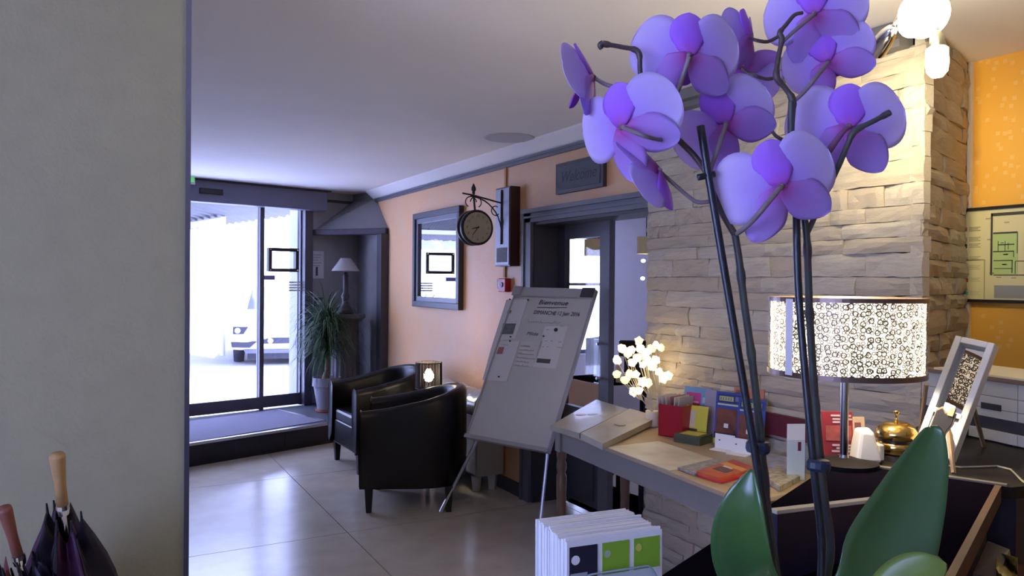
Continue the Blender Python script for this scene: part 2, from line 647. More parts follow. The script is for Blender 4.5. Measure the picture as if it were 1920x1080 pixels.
# ------------------------------------------------------------------ yellow wall
my = bpy.data.materials.new('yellow_wallpaper')
my.use_nodes = True
nt = my.node_tree
b = nt.nodes['Principled BSDF']
b.inputs['Roughness'].default_value = 0.6
tc = nt.nodes.new('ShaderNodeTexCoord')
mp = nt.nodes.new('ShaderNodeMapping')
mp.inputs['Scale'].default_value = (1, 28, 28)
nt.links.new(tc.outputs['Object'], mp.inputs[0])
vo = nt.nodes.new('ShaderNodeTexVoronoi')
vo.distance = 'CHEBYCHEV'
vo.inputs['Scale'].default_value = 1.0
vo.inputs['Randomness'].default_value = 0.75
nt.links.new(mp.outputs[0], vo.inputs['Vector'])
lt = nt.nodes.new('ShaderNodeMath')
lt.operation = 'LESS_THAN'
lt.inputs[1].default_value = 0.24
nt.links.new(vo.outputs['Distance'], lt.inputs[0])
sp = nt.nodes.new('ShaderNodeSeparateColor')
nt.links.new(vo.outputs['Color'], sp.inputs[0])
g2 = nt.nodes.new('ShaderNodeMath')
g2.operation = 'GREATER_THAN'
g2.inputs[1].default_value = 0.62
nt.links.new(sp.outputs[0], g2.inputs[0])
mu = nt.nodes.new('ShaderNodeMath')
mu.operation = 'MULTIPLY'
nt.links.new(lt.outputs[0], mu.inputs[0])
nt.links.new(g2.outputs[0], mu.inputs[1])
mu2 = nt.nodes.new('ShaderNodeMath')
mu2.operation = 'MULTIPLY'
mu2.inputs[1].default_value = 0.32
nt.links.new(mu.outputs[0], mu2.inputs[0])
nz = nt.nodes.new('ShaderNodeTexNoise')
nz.inputs['Scale'].default_value = 2.5
nt.links.new(tc.outputs['Object'], nz.inputs['Vector'])
rp = nt.nodes.new('ShaderNodeValToRGB')
rp.color_ramp.elements[0].color = (0.80, 0.36, 0.03, 1)
rp.color_ramp.elements[1].color = (0.84, 0.48, 0.07, 1)
nt.links.new(nz.outputs['Fac'], rp.inputs[0])
mx = nt.nodes.new('ShaderNodeMixRGB')
mx.inputs[2].default_value = (0.88, 0.66, 0.25, 1)
nt.links.new(mu2.outputs[0], mx.inputs[0])
nt.links.new(rp.outputs[0], mx.inputs[1])
nt.links.new(mx.outputs[0], b.inputs['Base Color'])
YX = RET[0]
struct(MB().box((YX, -2.8, 0), (YX + 0.15, RET[1] + 0.05, CEIL)).build('wall_yellow', my), 'yellow wallpapered wall with pale squares')
struct(MB().box((YX - 0.018, RET[1] - 0.03, 0), (YX, RET[1] - 0.012, CEIL)).build('trim_7', mat('cream_strip', (0.75, 0.68, 0.5), 0.5)), 'cream corner strip of the yellow wall')

# ------------------------------------------------------------------ left partition, left and back walls, side window
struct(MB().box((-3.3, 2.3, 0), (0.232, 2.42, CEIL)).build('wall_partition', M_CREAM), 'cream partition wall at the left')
struct(MB().box((0.229, 2.294, 0), (0.242, 2.43, CEIL)).build('trim_8', mat('corner_guard_metal', (0.25, 0.25, 0.36), 0.25, metal=0.8)), 'metal corner guard of the partition')
mb = MB()
mb.box((-3.4, -2.8, 0), (-3.25, -1.6, CEIL)).box((-3.4, 1.3, 0), (-3.25, 9.0, CEIL)).box((-3.4, -1.6, 0), (-3.25, 1.3, 0.8)).box((-3.4, -1.6, 2.4), (-3.25, 1.3, CEIL))
struct(mb.build('wall_left', M_WHITEWALL))
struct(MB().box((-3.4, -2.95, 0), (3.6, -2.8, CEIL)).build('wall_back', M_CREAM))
w1 = struct(thing('window_1', 'side window behind the partition', 'window', (-3.32, -0.15, 0.8)))
del w1['category']
MB().box((0, -1.45, 0), (0.05, 1.45, 0.06)).box((0, -1.45, 1.54), (0.05, 1.45, 1.6)).box((0, -1.45, 0), (0.05, -1.39, 1.6)).box((0, 1.39, 0), (0.05, 1.45, 1.6)).box((0, -0.03, 0), (0.05, 0.03, 1.6)).build('window_frame', M_WHITE, w1)
MB().box((0.02, -1.4, 0.05), (0.026, 1.4, 1.55)).build('pane', M_GLASS, w1)

# ------------------------------------------------------------------ entry wall with automatic sliding door
S_L, S_R = -1.15, pe(583, 600)[0]
mb = MB()
ebox(mb, -4.7, S_L, 0, 0.14, 0, CEIL)
ebox(mb, S_R, 2.35, 0, 0.14, 0, CEIL)
ebox(mb, S_L, S_R, 0, 0.14, 2.42, CEIL)
struct(mb.build('wall_front', mat('grey_plaster', (0.36, 0.355, 0.37), 0.85, noise=0.06, nscale=5, bump=0.05)), 'grey white street wall with the glass entrance')
s612 = pe(612, 370)[0]
mb = MB()
ebox(mb, -1.5, s612 - 0.06, -0.14, 0.0, 2.37, 2.585)
hd = struct(thing('door_2', 'grey automatic sliding glass entrance door', 'door', EO))
del hd['category']
mb.build('operator_box', mat('operator_grey', (0.15, 0.16, 0.24), 0.5, noise=0.05), hd, world=True, bevel=0.008)
mb = MB()
ebox(mb, -1.5, s612 - 0.02, -0.155, 0.0, 2.585, 2.6)
mb.build('cover_lip', M_DARKTRIM, hd, world=True)
mb = MB()
a, b_ = pe(373, 352, -.14), pe(417, 366, -.14)
ebox(mb, a[0], b_[0], -0.165, -0.138, b_[1], a[1])
mb.build('motion_sensor', M_BLACK, hd, world=True, bevel=0.004)
zb = 0.2
# frame post at the right, leaves
mb = MB()
s570 = pe(569, 600)[0]
ebox(mb, s570, S_R + 0.005, -0.03, 0.10, zb, 2.42)
mb.build('side_post', M_DOORALU, hd, world=True)
sm0, sm1 = pe(487, 600)[0], pe(495, 600)[0]
zg = 0.335


def leaf(s0, s1, d0, st0, st1, name):
    mb = MB()
    ebox(mb, s0, s0 + st0, d0, d0 + 0.035, zb, 2.40)
    o = mb.build('stile', M_DOORALU, hd, world=True)
    mb = MB()
    ebox(mb, s1 - st1, s1, d0, d0 + 0.035, zb, 2.40)
    mb.build('stile', M_DOORALU, hd, world=True)
    mb = MB()
    ebox(mb, s0 + st0, s1 - st1, d0, d0 + 0.035, zb + 0.01, zg)
    mb.build('bottom_rail', M_DOORALU, hd, world=True)
    mb = MB()
    ebox(mb, s0 + st0, s1 - st1, d0, d0 + 0.035, 2.375, 2.40)
    mb.build('top_rail', M_DOORALU, hd, world=True)
    mb = MB()
    ebox(mb, s0 + st0, s1 - st1, d0 + 0.014, d0 + 0.02, zg, 2.375)
    mb.build('pane', M_GLASS, hd, world=True)


leaf(S_L, sm1, 0.0, 0.05, sm1 - sm0, 'leaf')
leaf(sm0, s570, 0.05, 0.04, 0.015, 'leaf')

# step platform
PA = R(17.5)
P0 = Vector((0.733, 6.98, 0))
PX = Vector((math.cos(PA), math.sin(PA), 0))
PN = Vector((-math.sin(PA), math.cos(PA), 0))
pl, pr = P0 - PX * 4.15, P0 + PX * ((WX - P0.x) / PX.x)
wl, wr = ew(-4.6, 0.0, 0), ew(2.05, 0.0, 0)
ppoly = [(pl.x, pl.y), (pr.x, pr.y), (WX, wr.y), (wl.x, wl.y)]
step = struct(MB().prism(ppoly, 0.0, 0.185).build('entrance_step', M_BLACKTILE), 'raised entrance step with black tiled riser')
MB().prism(ppoly, 0.185, 0.2).build('step_top', M_SLATE, step)
nl, nr = P0 - PX * 4.1, P0 + PX * 1.36
mb = MB()
mb.hexa([nl - PN * 0.006 + Vector((0, 0, .18)), nr - PN * 0.006 + Vector((0, 0, .18)), nr + PN * 0.03 + Vector((0, 0, .18)), nl + PN * 0.03 + Vector((0, 0, .18)),
         nl - PN * 0.006 + Vector((0, 0, .204)), nr - PN * 0.006 + Vector((0, 0, .204)), nr + PN * 0.03 + Vector((0, 0, .204)), nl + PN * 0.03 + Vector((0, 0, .204))])
mb.build('nosing_strip', M_ALU, step)
for k in range(12):       # riser tiles
    q0 = P0 + PX * (-4.1 + k * 0.5 + 0.004)
    q1 = P0 + PX * min((-4.1 + k * 0.5 + 0.496), 2.1)
    mb = MB()
    mb.hexa([q0 - PN * 0.004 + Vector((0, 0, .002)), q1 - PN * 0.004 + Vector((0, 0, .002)), q1 + PN * .002 + Vector((0, 0, .002)), q0 + PN * .002 + Vector((0, 0, .002)),
             q0 - PN * 0.004 + Vector((0, 0, .178)), q1 - PN * 0.004 + Vector((0, 0, .178)), q1 + PN * .002 + Vector((0, 0, .178)), q0 + PN * .002 + Vector((0, 0, .178))])
    mb.build('riser_tile', M_BLACKTILE, step)
# door mat
A, B, Cc = pz(518, 767.5, .206), pz(606, 788.5, .206), pz(354, 829, .206)
D_ = pz(354, 788, .206)
ext = (Cc - B).normalized() * 1.6
mat_o = MB().slab([Cc + ext, B, A, D_ + ext], 0.006)
dm = thing('door_mat', 'grey violet entrance mat with bright metal edge on the step', 'mat', (B.x, B.y, .2))
mat_o.build('carpet_insert', mat('mat_carpet', (0.23, 0.22, 0.30), 0.95, noise=0.25, nscale=120, bump=0.4, bscale=400), dm, world=True)
u = (A - B).normalized()
v = Vector((u.y, -u.x, 0))
MB().slab([B + v * .0 - Vector((0, 0, .0)), B + v * 0.03, A + v * 0.03, A], 0.006).build('metal_edge', M_ALU, dm, world=True)

# ------------------------------------------------------------------ things on and at the entrance wall
M_SIGNPAPER = mat('notice_paper', (0.66, 0.64, 0.66), 0.7)


def eframe(s, z, d=0.0):
    return frame_from(ew(s, d, z), EX, (0, 0, 1))


a, c = pe(577, 470, -.004), pe(607, 522, -.004)
nt_ = thing('wall_notice', 'white printed notice taped to the wall right of the entrance', 'notice', ew(a[0], -0.001, c[1]))
mb = MB()
ebox(mb, a[0], c[0], -0.004, -0.001, c[1], a[1])
mb.build('sheet', M_SIGNPAPER, nt_, world=True)
for k in range(5):
    mb = MB()
    ebox(mb, a[0] + .035, c[0] - .03 - .02 * (k % 3), -0.0055, -0.004, a[1] - .05 - .03 * k, a[1] - .038 - .03 * k)
    mb.build('print_line', M_INKLIGHT, nt_, world=True)
mb = MB()
ebox(mb, c[0] - .10, c[0] - .075, -0.0055, -0.004, c[1] + .03, c[1] + .13)
mb.build('print_block', M_INK, nt_, world=True)

a, c = pe(589, 558, -.01), pe(605, 576, -.01)
sw = thing('wall_switch', 'small dark green wall switch above the palm', 'switch', ew(a[0], 0, c[1]))
mb = MB()
ebox(mb, a[0], c[0], -0.012, -0.001, c[1], a[1])
mb.build('plate', mat('dark_green_plastic', (0.03, 0.05, 0.045), 0.5), sw, world=True, bevel=0.004)
mb = MB()
ebox(mb, a[0] + .03, c[0] - .03, -0.016, -0.012, c[1] + .03, a[1] - .03)
mb.build('rocker', M_INKLIGHT, sw, world=True)

# black poster frame fixed to the glass, and the stickers
a, c = pe(505, 464, -.02), pe(561, 510, -.02)
pf = thing('glass_notice_frame', 'empty black rectangular frame fixed on the entrance glass', 'frame', ew(a[0], 0.05, c[1]))
t = 0.036
for (s0, s1, z0, z1) in ((a[0], c[0], a[1] - t, a[1]), (a[0], c[0], c[1], c[1] + t), (a[0], a[0] + t, c[1] + t, a[1] - t), (c[0] - t, c[0], c[1] + t, a[1] - t)):
    mb = MB()
    ebox(mb, s0, s1, -0.012, 0.048, z0, z1)
    mb.build('frame_bar', M_BLACK, pf, world=True)
for (s0, z0) in ((a[0] + .018, a[1] - .018), (c[0] - .018, a[1] - .018), (a[0] + .018, c[1] + .018), (c[0] - .018, c[1] + .018)):
    MB().lathe([(0.008, 0), (0.008, .006)], ew(s0, -.012, z0), -EN, n=10).build('screw_cap', M_CHROME, pf, world=True)
a, c = pe(496, 516, 0), pe(519, 525, 0)
mb = MB()
ebox(mb, a[0], c[0], 0.045, 0.05, c[1], a[1])
tag(mb.build('door_sticker', mat('violet_sticker', (0.28, 0.28, 0.75), 0.5)), 'small violet label stuck on the entrance glass', 'sticker')
for k in range(4):
    a, c = pe(545, 528 + 5 * k, 0), pe(568, 531 + 5 * k, 0)
    mb = MB()
    ebox(mb, a[0], c[0], 0.046, 0.05, c[1], a[1])
    tag(mb.build('frosted_stripe', mat('frosted_film', (0.9, 0.92, 0.95), 0.5)), ('uppermost', 'second', 'third', 'lowest')[k] + ' of four white frosted stripes on the entrance glass', 'sticker', 'frosted stripes on the entrance glass')
a, c = pe(352, 326, -.2), pe(366, 346, -.2)
xs_ = thing('exit_sign', 'green lit exit sign at the partition edge by the entrance', 'sign', ew(a[0] - .1, -0.2, c[1]))
mb = MB()
ebox(mb, a[0] - .12, c[0], -0.2, -0.15, c[1], a[1])
mb.build('housing', M_WHITE, xs_, world=True)
mb = MB()
ebox(mb, a[0] - .11, c[0] - .012, -0.203, -0.2, c[1] + .02, a[1] - .012)
mb.build('lit_face', mat('exit_green', (0.1, 0.5, 0.15), 0.5, emit=(0.2, 0.9, 0.3), estr=0.5), xs_, world=True)
mb = MB()
a, c = pe(612, 376, 0), pe(668, 383, 0)
ebox(mb, a[0], c[0], -0.02, 0.0, c[1] - .005, c[1] + .025)
struct(mb.build('trim_9', M_DARKTRIM), 'dark moulding between the door header and the hood')

# corner hood, lintel, post
L = pp(590, 437, EO, EN)
Rr = pX(728, 440, WX)
cor = ew((WX - EO.x) / EX.x, 0, 0)
TL = pp(662, 383, EO, EN)
TR = pX(706, 376, WX)
hood = thing('corner_hood', 'grey plaster corner hood with dark lintel above the lamp niche', 'hood', (cor.x, cor.y, 2.16))
zl = 2.16
zt = 2.52
MB().add([(L.x, L.y, zl), (Rr.x, Rr.y, zl), (cor.x, cor.y, zl), (TL.x, TL.y, zt), (TR.x, TR.y, zt), (cor.x, cor.y, zt), (TL.x, TL.y, CEIL), (TR.x, TR.y, CEIL), (cor.x, cor.y, CEIL)],
         [(2, 1, 0), (0, 1, 4, 3), (1, 2, 5, 4), (2, 0, 3, 5), (3, 4, 7, 6), (4, 5, 8, 7), (5, 3, 6, 8), (6, 7, 8)]).build('hood_body', M_HOOD, hood, world=True)
ld = (Rr - L)
ld.z = 0
ld.normalize()
ln_ = Vector((ld.y, -ld.x, 0))
if ln_.dot(Vector((0, -1, 0))) < 0:
    ln_ = -ln_
q0, q1 = Vector((L.x, L.y, 0)) - ld * 0.01, Vector((Rr.x, Rr.y, 0))
mb = MB()
mb.hexa([q0 + ln_ * .05 + Vector((0, 0, zl - .06)), q1 + ln_ * .05 + Vector((0, 0, zl - .06)), q1 - ln_ * .1 + Vector((0, 0, zl - .06)), q0 - ln_ * .1 + Vector((0, 0, zl - .06)),
         q0 + ln_ * .05 + Vector((0, 0, zl + .004)), q1 + ln_ * .05 + Vector((0, 0, zl + .004)), q1 - ln_ * .1 + Vector((0, 0, zl + .004)), q0 - ln_ * .1 + Vector((0, 0, zl + .004))])
mb.build('lintel', mat('dark_beam_wood', (0.05, 0.04, 0.06), 0.6, noise=0.3, nscale=20), hood, world=True, bevel=0.01)
MB().box((WX - 0.085, Rr.y - 0.02, 0.2), (WX, Rr.y + 0.12, zl - .06)).build('post', M_DARKTRIM, hood, world=True)
MB().box((WX - 0.06, Rr.y + 0.12, 0.2), (WX, cor.y, zl)).build('niche_side', M_HOOD, hood, world=True)

# fluted pedestal with lamp
pc = Vector((2.44, 8.19, 0.2))
ped = thing('fluted_pedestal', 'tall dark fluted column pedestal in the corner niche', 'pedestal', pc)
M_PED = mat('pedestal_plaster', (0.12, 0.115, 0.14), 0.7, noise=0.1)
MB().lathe([(0.2, 0), (0.2, .06), (0.17, .08), (0.17, .1)], n=24).build('base', M_PED, ped)
MB().lathe([(0.155, .1), (0.145, .95)], n=64, rad=lambda a, i: 1 - 0.055 * (0.5 + 0.5 * math.cos(16 * a))).build('shaft', M_PED, ped)
MB().lathe([(0.15, .95), (0.19, .97), (0.215, .99), (0.215, 1.03)], n=24).build('capital', M_PED, ped, bevel=0.004)
lp = thing('niche_lamp', 'unlit table lamp with pale conical shade on the fluted pedestal', 'lamp', pc + Vector((0, 0, 1.03)))
MB().lathe([(0.10, 0), (0.10, .02), (0.075, .05), (0.04, .12), (0.035, .14), (0.05, .2), (0.028, .24), (0.03, .42), (0.02, .46)], n=20).build('base', mat('dark_wood', (0.05, 0.035, 0.05), 0.4), lp, smooth=True)
MB().lathe([(0.155, .47), (0.15, .475), (0.055, .61), (0.05, .61), (0.145, .472), (0.155, .47)], n=32).build('shade', mat('pale_shade', (0.36, 0.35, 0.35), 0.8), lp, smooth=True)

# potted palm
pc = pz(612, 771, 0.2)
pot = thing('potted_palm', 'bushy green ponytail palm in a grey pot on the entrance step', 'plant', pc)
MB().lathe([(0.105, 0.0), (0.115, .012), (0.115, .035), (0.105, .03)], n=28).build('saucer', mat('terracotta', (0.36, 0.15, 0.09), 0.8), pot)
MB().lathe([(0.092, .012), (0.135, .27), (0.15, .275), (0.152, .365), (0.14, .365), (0.135, .31), (0.0, .31)], n=32).build('pot', mat('grey_pot', (0.30, 0.30, 0.36), 0.7, noise=0.1), pot)
MB().tube([(0, 0, .3), (-.01, 0, .36), (0.005, 0, .45), (0.0, 0, .62), (-.01, .0, .85)], [.05, .038, .024, .02, .014], n=10).build('trunk', mat('palm_bark', (0.24, 0.19, 0.13), 0.9, noise=0.3, nscale=30), pot, smooth=True)
mb = MB()
rnd = random.Random(11)
for k in range(620):
    a = rnd.uniform(0, 2 * math.pi)
    z0 = rnd.uniform(.55, .98)
    ln0 = rnd.uniform(.36, .72)
    el_ = R(rnd.uniform(5, 85))
    droop = rnd.uniform(1.0, 2.4)
    w0 = rnd.uniform(.004, .0085)
    p = Vector((rnd.uniform(-.03, .03), rnd.uniform(-.03, .03), z0))
    pts = []
    e = el_
    for s in range(7):
        pts.append(p.copy())
        p = p + Vector((math.cos(a) * math.cos(e) * .9, math.sin(a) * math.cos(e) * .9, math.sin(e))) * (ln0 / 6)
        e -= droop / 6 * (1 + .15 * s)
        e = max(e, R(-86))
    side = Vector((-math.sin(a), math.cos(a), 0))
    o = len(mb.v)
    for s, q in enumerate(pts):
        ww = w0 * (1 - (s / 6) ** 2 * .9)
        mb.v += [q - side * ww, q + side * ww]
    for s in range(6):
        mb.f.append((o + 2 * s, o + 2 * s + 1, o + 2 * s + 3, o + 2 * s + 2))
fo = mb.build('foliage', mat('palm_leaf', (0.035, 0.085, 0.035), 0.5, color2=(0.07, 0.14, 0.07), nscale=9), pot)
fo['kind'] = 'stuff'

# ------------------------------------------------------------------ outdoors
M_PAVE = mat('pale_paving', (0.70, 0.68, 0.68), 0.9, noise=0.12, nscale=2)
gl = ew(-40, 0.14, 0)
gr_ = ew(40, 0.14, 0)
mb = MB()
mb.hexa([ew(-30, .14, -.1), ew(30, .14, -.1), ew(30, 45, -.1), ew(-30, 45, -.1), ew(-30, .14, 0.0), ew(30, .14, 0.0), ew(30, 45, 0.0), ew(-30, 45, 0.0)])
struct(mb.build('street_ground', M_PAVE), 'pale sunlit street paving outside the entrance')
mb = MB()
ebox(mb, -12, 12, 0.14, 1.5, 0.0, 0.17)
struct(mb.build('pavement', M_PAVE), 'pavement outside the entrance')
# outdoor pillar right behind the glass
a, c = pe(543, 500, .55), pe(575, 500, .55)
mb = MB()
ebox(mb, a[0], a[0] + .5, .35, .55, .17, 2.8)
pil = tag(mb.build('outdoor_pillar', mat('shaded_white_render', (0.26, 0.27, 0.30), 0.8, noise=0.05)), 'pale rendered pillar standing right outside the entrance glass', 'pillar')  # white render; the pillar's shade is put into this darker colour
# corrugated carport roof across the street
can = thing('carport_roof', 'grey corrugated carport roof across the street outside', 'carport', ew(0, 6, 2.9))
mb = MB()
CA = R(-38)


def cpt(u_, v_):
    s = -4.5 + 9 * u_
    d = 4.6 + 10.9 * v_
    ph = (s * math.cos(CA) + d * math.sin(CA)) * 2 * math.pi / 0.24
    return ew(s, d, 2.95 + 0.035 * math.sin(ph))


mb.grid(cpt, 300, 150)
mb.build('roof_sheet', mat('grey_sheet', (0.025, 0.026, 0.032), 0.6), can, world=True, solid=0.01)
M_BEAMW = mat('white_beam', (0.75, 0.75, 0.78), 0.6)
for dd, zz, hh in ((15.5, 2.62, .30), (10.2, 2.80, .10)):
    mb = MB()
    ebox(mb, -4.5, 4.5, dd, dd + .1, zz, zz + hh)
    mb.build('crossbeam', M_BEAMW if dd > 10 else mat('grey_beam_steel', (.12, .12, .17), .6), can, world=True)
s_ = pe(419, 400, 8.0)[0]
mb = MB()
ebox(mb, s_ - .05, s_ + .05, 8.0, 15.5, 2.76, 2.88)
mb.build('rafter', M_BEAMW, can, world=True)
MB().tube([ew(s_, 8.0, 0), ew(s_, 8.0, 2.9)], .05).build('post', M_BEAMW, can, world=True)
for s2 in (-4.2, 4.2):
    for d2 in (5.0, 15.4):
        MB().tube([ew(s2, d2, 0), ew(s2, d2, 2.92)], .06).build('post', M_BEAMW, can, world=True)

# parked white car, seen head-on
cd_ = 14.2
cc = pd(527, 690, cd_)
view = (CAM_POS - cc)
view.z = 0
view.normalize()
car = thing('parked_car', 'white car parked head-on in the street outside', 'car', (cc.x, cc.y, 0.0), math.atan2(view.y, view.x) + math.pi / 2)
# local: -y towards us, x to the right of the picture
M_CAR = mat('white_car_paint', (0.85, 0.85, 0.86), 0.2, coat=0.8)
mb = MB()
prof = [(-0.02, .30), (-0.10, .42), (-0.10, .62), (-0.03, .76), (.25, .86), (1.05, 1.0), (1.85, 1.45), (2.9, 1.48), (3.7, 1.2), (4.05, .95), (4.1, .35)]
secs = []
for sgn in (-1, -.82, -.4, .4, .82, 1):
    secs.append([(sgn * .87 * (1 if z < 1.0 else .82), y + (.16 * (abs(sgn) > .9) if y < 1 else 0), z) for y, z in prof])
o = 0
for s in secs:
    mb.v += [Vector(p) for p in s]
n = len(prof)
for k in range(len(secs) - 1):
    for i in range(n - 1):
        mb.f.append((k * n + i, k * n + i + 1, (k + 1) * n + i + 1, (k + 1) * n + i))
    mb.f.append((k * n + n - 1, k * n, (k + 1) * n, (k + 1) * n + n - 1))
mb.f.append(tuple(range(n)))
mb.f.append(tuple(reversed(range((len(secs) - 1) * n, len(secs) * n))))
body = mb.build('body', M_CAR, car, smooth=False, bevel=0.02)
M_CARBLK = mat('car_black_trim', (0.03, 0.03, 0.05), 0.4)


def carpoly(name, pts, y, m, th=.03):
    mb = MB()
    k = len(pts)
    mb.v += [Vector((x, y, z)) for x, z in pts] + [Vector((x, y + th, z)) for x, z in pts]
    mb.f += [tuple(range(k)), tuple(reversed(range(k, 2 * k)))] + [(i, i + k, (i + 1) % k + k, (i + 1) % k) for i in range(k)]
    return mb.build(name, m, car)


for sg in (-1, 1):
    hl = carpoly('headlight', [(sg * .84, .60), (sg * .84, .73), (sg * .58, .73), (sg * .66, .60)], -.12, M_CARBLK, .3)
    MB().lathe([(0.05, 0), (0.05, .02)], (sg * .76, -.12, .665), (0, -1, 0), n=16).build('lens', M_WHITE, hl)
    carpoly('air_intake', [(sg * .86, .36), (sg * .88, .46), (sg * .60, .45), (sg * .50, .47), (sg * .42, .465), (sg * .55, .35)], -.115, M_CARBLK)
    for yy in (.85, 3.3):
        wv = MB().lathe([(0.0, -.1), (.2, -.1), (.31, -.09), (.32, 0), (.31, .09), (.2, .1), (0, .1)], (sg * .78, yy, .32), (1, 0, 0), n=28).build('wheel', M_CARBLK, car, smooth=True)
g = carpoly('grille', [(-.34, .42), (-.34, .49), (-.18, .53), (.18, .53), (.34, .49), (.34, .42)], -.125, M_CARBLK)
MB().lathe([(0.05, 0), (0.05, .015)], (-.19, -.125, .475), (0, -1, 0), n=16).build('emblem', M_CHROME, g)
carpoly('bumper_lip', [(-.62, .24), (-.66, .31), (.66, .31), (.62, .24)], -.06, mat('bumper_grey', (0.12, 0.12, 0.17), 0.6), .3)
carpoly('underside', [(-.6, .12), (-.6, .27), (.6, .27), (.6, .12)], .1, M_CARBLK, 3.6)
MB().slab([(-.64, 1.06, 1.015), (.64, 1.06, 1.015), (.56, 1.83, 1.455), (-.56, 1.83, 1.455)], .02).build('windscreen', mat('car_glass', (.5, .52, .58), .1, metal=.5), car)

# ------------------------------------------------------------------ on the orange wall
# mirror
M_MIRROR = mat('mirror_glass', (0.86, 0.87, 0.90), 0.01, metal=1.0)
M_FRAME = mat('blue_black_frame', (0.035, 0.035, 0.055), 0.4)
M_FRAMEIN = mat('blue_grey_frame', (0.16, 0.17, 0.22), 0.35)
y0, y1, z0, z1 = 5.93, 7.01, 1.35, 2.25
mi = thing('wall_mirror', 'large mirror with dark blue frame on the orange wall', 'mirror', (WX, 6.47, 1.35))
t = .055
for (a, b_, c, d) in ((y0, y1, z1 - t, z1), (y0, y1, z0, z0 + t), (y0, y0 + t, z0 + t, z1 - t), (y1 - t, y1, z0 + t, z1 - t)):
    MB().box((WX - .05, a, c), (WX - .001, b_, d)).build('frame_bar', M_FRAME, mi, world=True, bevel=.006)
t2 = .1
for (a, b_, c, d) in ((y0 + t, y1 - t, z1 - t2, z1 - t), (y0 + t, y1 - t, z0 + t, z0 + t2), (y0 + t, y0 + t2, z0 + t2, z1 - t2), (y1 - t2, y1 - t, z0 + t2, z1 - t2)):
    MB().box((WX - .032, a, c), (WX - .001, b_, d)).build('inner_bar', M_FRAMEIN, mi, world=True)
MB().box((WX - .025, y0 + t2, z0 + t2), (WX - .001, y1 - t2, z1 - t2)).build('mirror_glass', M_MIRROR, mi, world=True)

# shallow cabinet (box panel) with reflective front
y0, y1, z0, z1 = 4.955, 5.19, 1.715, 2.31
hp = thing('wall_display_case', 'narrow dark red wall case with grey reflective front beside the clock', 'wall case', (WX, 5.07, z0))
MB().box((WX - .085, y0, z0), (WX - .001, y1, z1)).build('case', mat('dark_mahogany', (0.045, 0.012, 0.02), 0.4), hp, world=True, bevel=.004)
MB().box((WX - .09, y0 + .012, z0 + .012), (WX - .085, y1 - .012, z1 - .012)).build('front_glass', mat('grey_reflective', (0.22, 0.22, 0.27), 0.4, metal=0.4), hp, world=True)
MB().box((WX - .092, y0 + .035, z0 + .03), (WX - .09, y1 - .035, z0 + .14)).build('label_card', mat('label_grey', (0.16, 0.16, 0.18), 0.7, noise=.3, nscale=60), hp, world=True)

# station clock on a scroll bracket
M_IRON = mat('black_iron', (0.015, 0.012, 0.02), 0.45)
cx, cy, cz = 2.47, 5.05, 1.993
by = 5.075
ck = thing('station_clock', 'round double-sided station clock hanging from a black scroll bracket', 'clock', (cx, cy, cz))
BX = WX - .095
MB().tube([(BX, by, 1.88), (BX, by, 2.29)], .0075).build('wall_bar', M_IRON, ck, world=True)
MB().tube([(BX, by, 2.19), (cx, by, 2.235), (cx - .09, by, 2.245)], .006).build('arm', M_IRON, ck, world=True)
pts = [(BX - (BX - cx + .05) * math.sin(R(t_)) ** 1.2, by, 1.965 + .265 * (1 - math.cos(R(t_))) ** .8) for t_ in range(0, 91, 9)]
pts = [(BX - (1 - math.cos(R(t_))) * .26, by, 1.965 + math.sin(R(t_)) * .262) for t_ in range(0, 91, 9)]
MB().tube(pts, .0055).build('brace', M_IRON, ck, world=True)
for sg in (1, -1):
    pts = [(cx + sg * (.02 + .045 * math.cos(R(t_))), by, 2.185 + .04 * math.sin(R(t_))) for t_ in range(-60, 200, 20)]
    MB().tube(pts, .004).build('scroll', M_IRON, ck, world=True)
MB().tube([(BX - .05 + .035 * math.cos(R(t_)), by, 2.13 + .035 * math.sin(R(t_))) for t_ in range(60, 330, 20)], .004).build('scroll', M_IRON, ck, world=True)
MB().tube([(cx, cy, cz + .13), (cx, by, 2.25)], .008).build('hanger', M_IRON, ck, world=True)
MB().lathe([(.0, 0), (.014, .004), (.009, .014), (.018, .03), (.017, .045), (.008, .065), (0, .08)], (cx, by, 2.245), n=14).build('finial', M_IRON, ck, world=True, smooth=True)
MB().lathe([(.112, -.05), (.125, -.05), (.131, -.042), (.131, -.022), (.118, -.012), (.118, .012), (.131, .022), (.131, .042), (.125, .05), (.112, .05), (.112, -.05)], (cx, cy, cz), (0, 1, 0), n=40).build('case', M_IRON, ck, world=True)
M_DIAL = mat('clock_dial', (0.50, 0.46, 0.36), 0.6, noise=.12, nscale=20)
M_NUM = mat('clock_brown', (0.12, 0.08, 0.05), 0.6)
